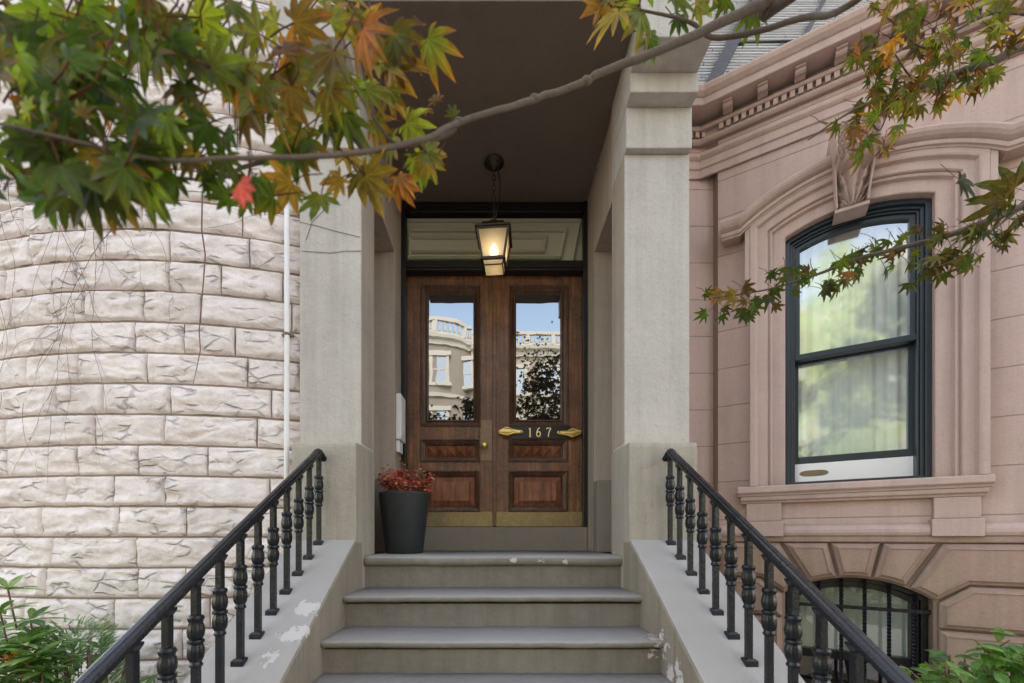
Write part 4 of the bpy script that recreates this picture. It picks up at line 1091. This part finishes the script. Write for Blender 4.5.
LF = [ # px, py, d, radius px, tip angle, palette, tip palette
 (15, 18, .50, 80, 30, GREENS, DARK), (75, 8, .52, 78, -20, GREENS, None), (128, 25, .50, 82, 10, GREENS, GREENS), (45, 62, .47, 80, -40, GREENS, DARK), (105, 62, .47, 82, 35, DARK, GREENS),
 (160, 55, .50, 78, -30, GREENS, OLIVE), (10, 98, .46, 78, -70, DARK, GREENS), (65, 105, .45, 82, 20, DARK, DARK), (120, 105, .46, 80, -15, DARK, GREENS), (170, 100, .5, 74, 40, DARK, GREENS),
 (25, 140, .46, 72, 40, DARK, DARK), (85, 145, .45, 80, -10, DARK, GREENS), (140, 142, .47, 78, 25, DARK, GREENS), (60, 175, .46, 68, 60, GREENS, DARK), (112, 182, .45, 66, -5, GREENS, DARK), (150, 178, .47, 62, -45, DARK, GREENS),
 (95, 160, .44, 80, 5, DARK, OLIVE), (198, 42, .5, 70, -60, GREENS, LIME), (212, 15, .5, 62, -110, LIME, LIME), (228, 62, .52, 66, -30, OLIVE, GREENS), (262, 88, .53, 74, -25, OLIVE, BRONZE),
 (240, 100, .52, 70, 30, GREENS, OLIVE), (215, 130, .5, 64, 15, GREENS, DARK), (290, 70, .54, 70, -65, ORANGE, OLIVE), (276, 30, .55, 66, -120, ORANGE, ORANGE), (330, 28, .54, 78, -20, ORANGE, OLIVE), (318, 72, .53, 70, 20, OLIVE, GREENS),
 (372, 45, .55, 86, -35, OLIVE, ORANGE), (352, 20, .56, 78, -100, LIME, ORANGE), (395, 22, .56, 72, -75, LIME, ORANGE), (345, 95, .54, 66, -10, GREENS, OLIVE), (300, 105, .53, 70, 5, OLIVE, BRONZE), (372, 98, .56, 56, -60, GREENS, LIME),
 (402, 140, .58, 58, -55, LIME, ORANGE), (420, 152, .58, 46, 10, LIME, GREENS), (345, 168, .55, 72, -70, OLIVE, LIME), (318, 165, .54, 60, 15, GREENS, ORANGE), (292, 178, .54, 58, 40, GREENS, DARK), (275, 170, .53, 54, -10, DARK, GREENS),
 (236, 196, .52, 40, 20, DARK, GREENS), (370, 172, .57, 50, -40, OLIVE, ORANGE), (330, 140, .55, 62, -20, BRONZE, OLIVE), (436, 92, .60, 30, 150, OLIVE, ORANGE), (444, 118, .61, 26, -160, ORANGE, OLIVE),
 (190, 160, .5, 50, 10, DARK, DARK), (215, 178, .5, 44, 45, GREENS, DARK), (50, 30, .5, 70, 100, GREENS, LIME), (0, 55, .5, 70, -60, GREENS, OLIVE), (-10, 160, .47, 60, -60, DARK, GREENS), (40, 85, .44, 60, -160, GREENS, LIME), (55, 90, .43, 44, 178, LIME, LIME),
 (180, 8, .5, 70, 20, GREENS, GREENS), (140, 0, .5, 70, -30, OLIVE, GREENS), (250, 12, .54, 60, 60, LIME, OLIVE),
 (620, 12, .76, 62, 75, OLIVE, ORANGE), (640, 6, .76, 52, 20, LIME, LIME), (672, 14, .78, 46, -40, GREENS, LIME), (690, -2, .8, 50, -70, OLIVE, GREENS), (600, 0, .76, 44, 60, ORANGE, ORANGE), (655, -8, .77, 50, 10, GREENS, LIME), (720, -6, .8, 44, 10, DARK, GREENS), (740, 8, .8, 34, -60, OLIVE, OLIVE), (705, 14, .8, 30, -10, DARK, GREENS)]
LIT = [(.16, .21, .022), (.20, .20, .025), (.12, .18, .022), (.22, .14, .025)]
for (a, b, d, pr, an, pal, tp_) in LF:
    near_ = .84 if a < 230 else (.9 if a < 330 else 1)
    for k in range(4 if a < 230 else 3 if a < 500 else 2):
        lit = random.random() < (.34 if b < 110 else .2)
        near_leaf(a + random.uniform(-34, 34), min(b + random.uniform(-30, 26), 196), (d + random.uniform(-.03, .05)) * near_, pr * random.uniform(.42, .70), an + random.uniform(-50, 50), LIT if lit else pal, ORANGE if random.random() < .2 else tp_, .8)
near_leaf(238, 184, .355, 22, -40, [(.75, .16, .20)], [(.65, .10, .14)], .4, 5, 1.9)
# clusters along the right-hand branches
def along(path, t0, t1, n, pr, pal, tips, spread=.06, d_ang=60):
    m = len(path) - 1
    for k in range(n):
        t = t0 + (t1 - t0) * (k + random.random()) / n; q = path[min(m, int(t * m))] + Vector((random.uniform(-1, 1), random.uniform(-1.2, .8), random.uniform(-1, .75))) * spread
        d = q.y; px = VX + q.x * F / d; py = HY - q.z * F / d
        near_leaf(px, py, d, pr * random.uniform(.7, 1.3), random.uniform(-d_ang, d_ang) + random.choice((0, 60, -40)), pal, tips, .95, random.choice((5, 7)), .8)
along(c1, .45, .96, 58, 13.5, GREENS + BRONZE, GREENS + ORANGE, .058)
along(c2, .45, 1, 84, 13.5, BRONZE + DARK + GREENS, BRONZE + DARK, .062)
along(c3, .1, 1, 50, 15, ORANGE + OLIVE + LIME + LIME + GREENS, ORANGE + LIME, .09)
along(c4, .2, 1, 30, 14, DARK + BRONZE, BRONZE, .055)
along(c5, .1, 1, 28, 15, OLIVE + LIME + GREENS, ORANGE, .08)
along(c6, .1, 1, 32, 15, GREENS + GREENS + LIME + OLIVE, ORANGE, .08)
for l in ((1015, 188, 1.45, 34, 120, BRONZE, DARK), (1005, 200, 1.45, 36, 60, BRONZE, DARK), (960, 180, 1.44, 30, -60, BRONZE, DARK), (735, 296, 1.41, 20, 80, OLIVE, ORANGE), (722, 295, 1.41, 15, 85, OLIVE, ORANGE)): near_leaf(*l)
# the rest of the crown, above and behind the stair foot
random.seed(9)
limbs = []
for (pts, r) in (([top, (1.9, -1.0, 1.8), (1.3, -1.3, 2.7), (.6, -1.4, 3.3)], .04), ([top, (2.5, -1.3, 1.9), (2.6, -1.7, 2.8), (2.3, -2.0, 3.6)], .04), ([top, (2.0, -1.4, 1.6), (1.3, -1.9, 2.2), (.3, -1.8, 2.5), (-.9, -1.6, 2.6)], .035), ([(1.3, -1.3, 2.7), (1.2, -1.4, 3.4), (.9, -1.5, 4.0)], .02), ([top, (2.9, -.9, 1.9), (3.5, -.8, 2.6)], .035)):
    limbs.append(branch(pts, r, .006))
for lp in limbs:
    for k in range(420):
        t = random.uniform(.35, 1); q = lp[min(len(lp) - 1, int(t * (len(lp) - 1)))] + Vector((random.gauss(0, .3), random.gauss(0, .3), random.gauss(0, .26)))
        if q.y > -.45 or q.length < 1.2: continue
        col = scl(random.choice([(.03, .035, .012), (.05, .03, .018), (.04, .02, .015)]), random.uniform(.5, 1.1))
        maple_leaf(crown, q, Vector((random.uniform(-1, 1), random.uniform(-1, 1), -1)), Vector((random.uniform(-.8, .8), random.uniform(-.8, .8), 1)), random.uniform(.045, .075), col, col, 5, False)
for (bx_, by_, bz_, nb) in (((.35, 1.5), (-1.7, -.9), (1.7, 3.7), 34), ((-1.45, -.35), (-1.7, -1.0), (1.75, 2.9), 24)):
    for k in range(nb):
        q0 = Vector((random.uniform(*bx_), random.uniform(*by_), random.uniform(*bz_)))
        if bx_[0] > 0 and q0.z > 2.9 and q0.x < .8: q0.x += .4
        near_ = min((p for lp in limbs for p in lp), key=lambda p: (p - q0).length)
        stems.tube([near_, (near_ + q0) / 2 + rnd(.08), q0], .005, 4)
        for j in range(26):
            q = q0 + Vector((random.gauss(0, .12), random.gauss(0, .12), random.gauss(0, .09)))
            col = scl(random.choice([(.03, .03, .012), (.05, .03, .018), (.04, .02, .015)]), random.uniform(.5, 1.1))
            maple_leaf(crown, q, Vector((random.uniform(-1, 1), random.uniform(-1, 1), -1)), Vector((random.uniform(-.8, .8), random.uniform(-.8, .8), 1)), random.uniform(.08, .125), col, col, 5, False)
for v in stems.v: crown.col.append((.16, .07, .03))
off_ = len(crown.v); crown.v += stems.v
for f in stems.f: crown.f.append([off_ + i for i in f]); crown.mi.append(0); crown.smooth.append(True)
crown.build('crown', M['leaf'], MT, recalc=False)

# ------------------------------------------------------------------ shrubs
random.seed(3)
sh = thing('rhododendron_shrub', 'long leaved evergreen shrub with orange blossom heads against the pale bay', 'shrub', (-2.4, 2.0, G))
mb = MB(); fl = MB(); ms = MB()
GR = [(.12, .24, .06), (.18, .33, .09), (.08, .18, .05), (.25, .40, .13)]
def whorl(c, n, ln, w, up, pal):
    a0 = random.uniform(0, 6.28)
    for k in range(n):
        a = a0 + 2 * math.pi * k / n + random.uniform(-.25, .25); d = Vector((math.cos(a), math.sin(a), random.uniform(-.1, up)))
        leaf_simple(mb, c, d, Vector((0, 0, 1)) + rnd(.25), ln * random.uniform(.75, 1.15), w * random.uniform(.8, 1.2), scl(random.choice(pal), random.uniform(.7, 1.2)), .18, 4)
for k in range(95):
    c = Vector((-2.42, 2.02, -.95)) + Vector((random.gauss(0, .33), random.gauss(0, .17), random.uniform(-.55, .42)))
    if c.y > 2.42: c.y = 2.42
    if c.x > -1.75: continue
    whorl(c, random.randint(7, 10), .13, .017, .7, GR)
    ms.tube([c, c + Vector((0, 0, -.12)), Vector((c.x * .5 - 1.2, 2.05, c.z - .45))], .004, 5)
for k in range(34): q = P(random.uniform(-15, 58), random.uniform(640, 700), 1.98 + random.uniform(-.15, .15)); whorl(q, 9, .11, .016, .8, GR)
for (a, b) in ((0, 612), (8, 590), (22, 645), (-4, 632), (30, 620), (2, 655), (18, 668), (36, 640)):
    q = P(a, b, 1.98 + random.uniform(-.1, .1)); whorl(q, 9, .14, .018, .8, GR); ms.tube([q, q + Vector((.01, .03, -.2))], .004, 5)
for (a, b) in ((12, 660), (22, 664), (6, 668), (30, 670), (16, 656)):
    q = P(a, b, 1.92)
    for k in range(16): leaf_simple(fl, q + rnd(.02), rnd(1) + Vector((0, -.5, .2)), rnd(1), .02, .008, random.choice([(.55, .20, .03), (.60, .28, .06), (.42, .12, .03)]), .2, 2)
mb.build('foliage', M['shrub_leaf'], sh, recalc=False); fl.build('blossom', M['shrub_leaf'], sh, recalc=False); ms.build('stem', M['vine'], sh)
sh2 = thing('feathery_shrub', 'low feathery fine leaved evergreen in front of the stone bay', 'shrub', (-2.05, 2.1, G))
mb = MB(); ms = MB()
for k in range(1500):
    z = random.uniform(-1.5, -.42); rr = .26 * (1 - max(0, (z + .9)) / .75) + .05
    a = random.uniform(0, 6.28); c = Vector((-2.02, 2.08, z)) + Vector((rr * math.cos(a) * random.random() ** .4, rr * .7 * math.sin(a) * random.random() ** .4, 0))
    d = Vector((math.cos(a), math.sin(a), random.uniform(.2, 1.3))).normalized()
    col = scl(random.choice([(.11, .24, .07), (.16, .31, .10), (.07, .16, .06), (.22, .36, .14)]), random.uniform(.7, 1.2))
    for j in range(7):
        t = j / 7; p = c + d * .052 * t
        for s_ in (-1, 1):
            sd = d.cross(Vector((.3, .2, 1))).normalized() * s_; leaf_simple(mb, p, sd + d * .9, Vector((0, -.5, 1)),   .015 * (1.1 - t * .6), .0036, col, .1, 2)
for k in range(14): ms.tube([(-2.02 + random.uniform(-.1, .1), 2.08, G), (-2.02 + random.uniform(-.22, .22), 2.08 + random.uniform(-.1, .1), -.55)], .006, 5)
for (a, b) in ((62, 612), (60, 622), (72, 640), (85, 652), (48, 628)): pass
mb.build('foliage', M['shrub_leaf'], sh2, recalc=False); ms.build('stem', M['vine'], sh2)
random.seed(8)
sh3 = thing('broadleaf_shrub', 'bright green broad leaved shrub below the barred basement window', 'shrub', (1.95, 1.65, G))
mb = MB(); ms = MB()
tips = [P(a, b, random.uniform(1.5, 1.8)) for a, b in ((905, 668), (925, 662), (945, 670), (965, 655), (990, 646), (1010, 640), (1020, 655), (985, 668), (1000, 678), (960, 680), (930, 682), (1035, 650), (1040, 670), (900, 690), (975, 640), (950, 655), (1055, 655), (1015, 690), (940, 700), (970, 700), (1000, 710), (915, 676), (1030, 636), (1000, 655))]
for tp_ in tips:
    base = Vector((1.95 + random.uniform(-.1, .1), 1.72 + random.uniform(-.06, .06), tp_.z - .35)); ln = smooth_path([base, (base + tp_) / 2 + Vector((0, 0, .06)), tp_], 5)
    ms.tube(ln, .003, 5); ms.tube([base, Vector((1.95, 1.7, G))], .005, 5)
    for k in range(20):
        t = random.uniform(.35, 1.0); q = ln[int(t * (len(ln) - 1))] + rnd(.02); dr = Vector((random.uniform(-1, .8), random.uniform(-1, .4), random.uniform(-.5, .3)))
        leaf_simple(mb, q, dr, Vector((0, -.35, 1)) + rnd(.3), random.uniform(.05, .085), random.uniform(.015, .024), scl(random.choice([(.12, .27, .05), (.17, .33, .07), (.08, .19, .04), (.22, .37, .10)]), random.uniform(.7, 1.15)), .2, 4)
mb.build('foliage', M['shrub_leaf'], sh3, recalc=False); ms.build('stem', M['vine'], sh3)

# ------------------------------------------------------------------ across the street (seen in the glass)
def far_house(x0, x1, top, wallm, label, rounded=False, y=-24.0):
    h = thing('far_townhouse', label, 'house', ((x0 + x1) / 2, y, G), 'townhouses across the street')
    mb = MB(); w = x1 - x0
    def front(x):
        if not rounded: return y
        f = (x - (x0 + x1) / 2) / (w / 2); return y + 1.3 * math.sqrt(max(0, 1 - (f * 1.15) ** 2)) if abs(f) < .87 else y
    xs = [x0 + w * i / 24 for i in range(25)]
    def sw(prof):  # horizontal course following the front
        mb.loft([[(x, front(x) + o, z) for o, z in prof] for x in xs])
    sw([(0, G), (0, top - 1.3), (-8, top - 1.3), (-8, G)]); mb.build('wall', wallm, h)
    mb = MB(); sw([(-.2, top - 1.9), (.15, top - 1.9), (.2, top - 1.6), (.45, top - 1.45), (.5, top - 1.2), (-.2, top - 1.18)]); sw([(-.1, top - .25), (.2, top - .25), (.2, top), (-.1, top)]); sw([(-.1, top - 1.17), (.15, top - 1.17), (.15, top - .95), (-.1, top - .95)])
    mb.build('cornice', M['white_far'], h)
    for z in (top - 5.6, top - 9.6):
        mb = MB(); sw([(-.1, z), (.14, z), (.18, z + .25), (-.1, z + .28)])
        mb.build('string_course', M['white_far'], h)
    n = int(w / .32); mb = MB()
    for k in range(n):
        x = x0 + (k + .5) * w / n
        if k % 6 == 0: mb.box(x - .16, x + .16, front(x) - .05, front(x) + .18, top - .95, top - .25)
        else: mb.lathe([(.07, -.95), (.10, -.75), (.05, -.45), (.07, -.25)], (x, front(x) + .05, top), 6)
    mb.build('balustrade', M['white_far'], h)
    for fl in range(4):
        for k in range(3):
            x = (-6.6, -3.95, -2.25)[k] if rounded else x0 + w * (k + .5) / 3; z0 = top - 4.6 - fl * 3.9; yy = front(x)
            f = MB(); f.box(x - .72, x - .5, yy - .2, yy + .10, z0, z0 + 1.9); f.box(x + .5, x + .72, yy - .2, yy + .10, z0, z0 + 1.9); f.box(x - .85, x + .85, yy - .2, yy + .16, z0 + 1.9, z0 + 2.2); f.box(x - .85, x + .85, yy - .2, yy + .14, z0 - .18, z0 - .002)
            f.box(x - .5, x + .5, yy - .2, yy + .06, z0 + .92, z0 + 1.0); f.box(x - .03, x + .03, yy - .2, yy + .055, z0, z0 + 1.9)
            wo = f.build('window', M['white_far'], h)
            g = MB(); g.add([(x - .5, yy + .03, z0), (x + .5, yy + .03, z0), (x + .5, yy + .03, z0 + 1.9), (x - .5, yy + .03, z0 + 1.9)], [(0, 1, 2, 3)]); g.build('pane', M['far_glass'], wo, recalc=False)
    mb = MB(); mb.box(x0 + .02, x1 - .02, y - 8, y - 1.0, top - 1.17, top - .6); mb.build('roof', M['slate_far'], h)
far_house(-8.4, -1.7, 15.6, M['stucco_far'], 'tan townhouse with rounded front and white balustrade, reflected in the left door', True)
far_house(-1.7, 5.2, 15.2, M['cream_far'], 'cream townhouse with flat front and balustrade, reflected in the right door')
far_house(-15.5, -8.4, 14.6, M['cream_far'], 'cream townhouse behind the street trees, reflected in the bay window')
far_house(5.2, 12.0, 15.9, M['stucco_far'], 'tan townhouse with flat front beyond the cream one across the street')
# street trees
random.seed(17)
def street_tree(x, y, h, r, label, nc):
    t = thing('street_tree', label, 'tree', (x, y, G), 'street trees across the road')
    mb = MB(); mb.tube([(x, y, G - .1), (x + .1, y, G + 1.5), (x, y + .1, G + 3), (x, y, G + h * .6)], [.2, .16, .14, .06], 10)
    for k in range(7):
        a = k * .9; mb.tube([(x, y, G + 2.4 + k * .25), (x + r * .4 * math.cos(a), y + r * .4 * math.sin(a), G + 3.6 + k * .35), (x + r * .75 * math.cos(a), y + r * .75 * math.sin(a), G + h * .6 + k * .2)], [.07, .045, .015], 6)
    mb.build('trunk', M['bark'], t); c = MB()
    cl = [Vector((x, y, G + h * .58)) + Vector((max(-1, min(1, random.gauss(0, .5))) * r, random.gauss(0, r * .42), max(-.46, min(.42, random.gauss(0, .24))) * h)) for _ in range(nc)]
    for q in cl:
        sh_ = random.uniform(.6, 1.3)
        for k in range(75):
            p = q + Vector((random.gauss(0, .38), random.gauss(0, .38), random.gauss(0, .3)))
            leaf_simple(c, p, rnd(1) + Vector((0, 0, -.3)), Vector((0, 0, 1)) + rnd(.8), random.uniform(.16, .26), random.uniform(.06, .1), scl(random.choice([(.46, .62, .40), (.40, .54, .32), (.56, .70, .50)]), sh_), .15, 2)
    c.build('crown', M['far_leaf'], t, recalc=False)
street_tree(-6.4, -16.9, 14.0, 2.3, 'tall leafy green street tree reflected in the arched window', 150)
street_tree(-11.6, -16.5, 11.0, 2.6, 'shorter green street tree next to the tall one across the road', 90)
street_tree(9.5, -16.8, 10.0, 2.6, 'green street tree standing apart on the far side of the entrance', 90)

# ------------------------------------------------------------------ light, sky, camera
EL, ROT = R(50), R(14)
w = bpy.data.worlds.new('World'); scene.world = w; w.use_nodes = True
nt = w.node_tree; bg = nt.nodes['Background']
sky = nt.nodes.new('ShaderNodeTexSky'); sky.sky_type = 'NISHITA'; sky.sun_disc = False; sky.sun_elevation = EL; sky.sun_rotation = ROT
sky.air_density = 1.0; sky.dust_density = 1.4; sky.ozone_density = 1.0
mx = nt.nodes.new('ShaderNodeMix'); mx.data_type = 'RGBA'; mx.blend_type = 'MULTIPLY'; mx.inputs[0].default_value = 1; mx.inputs[7].default_value = (1.33, 1.02, .77, 1)
nt.links.new(sky.outputs[0], mx.inputs[6]); nt.links.new(mx.outputs[2], bg.inputs['Color']); bg.inputs['Strength'].default_value = .84
sun = bpy.data.lights.new('sun', 'SUN'); sun.energy = 2.8; sun.angle = R(.5); sun.color = (1, .95, .86)
so = bpy.data.objects.new('sun', sun); COL.objects.link(so)
sd = Vector((math.sin(ROT) * math.cos(EL), math.cos(ROT) * math.cos(EL), math.sin(EL)))
so.rotation_euler = sd.to_track_quat('Z', 'Y').to_euler(); so.location = (0, 10, 30)

cam = bpy.data.cameras.new('camera'); co_ = bpy.data.objects.new('camera', cam); COL.objects.link(co_)
co_.location = (0, 0, EYE); co_.rotation_euler = (R(90), 0, 0)
cam.sensor_width = 36; cam.lens = 36 * F / 1024; cam.shift_x = (512 - VX) / 1024; cam.shift_y = (HY - 341.5) / 1024
cam.clip_start = .02; cam.clip_end = 1500
cam.dof.use_dof = True; cam.dof.focus_distance = 3.2; cam.dof.aperture_fstop = 4.5
scene.camera = co_
scene.view_settings.view_transform = 'Standard'; scene.view_settings.look = 'None'; scene.view_settings.exposure = 0; scene.view_settings.gamma = 1
scene.cycles.use_denoising = True
scene.cycles.max_bounces = 10; scene.cycles.transparent_max_bounces = 12
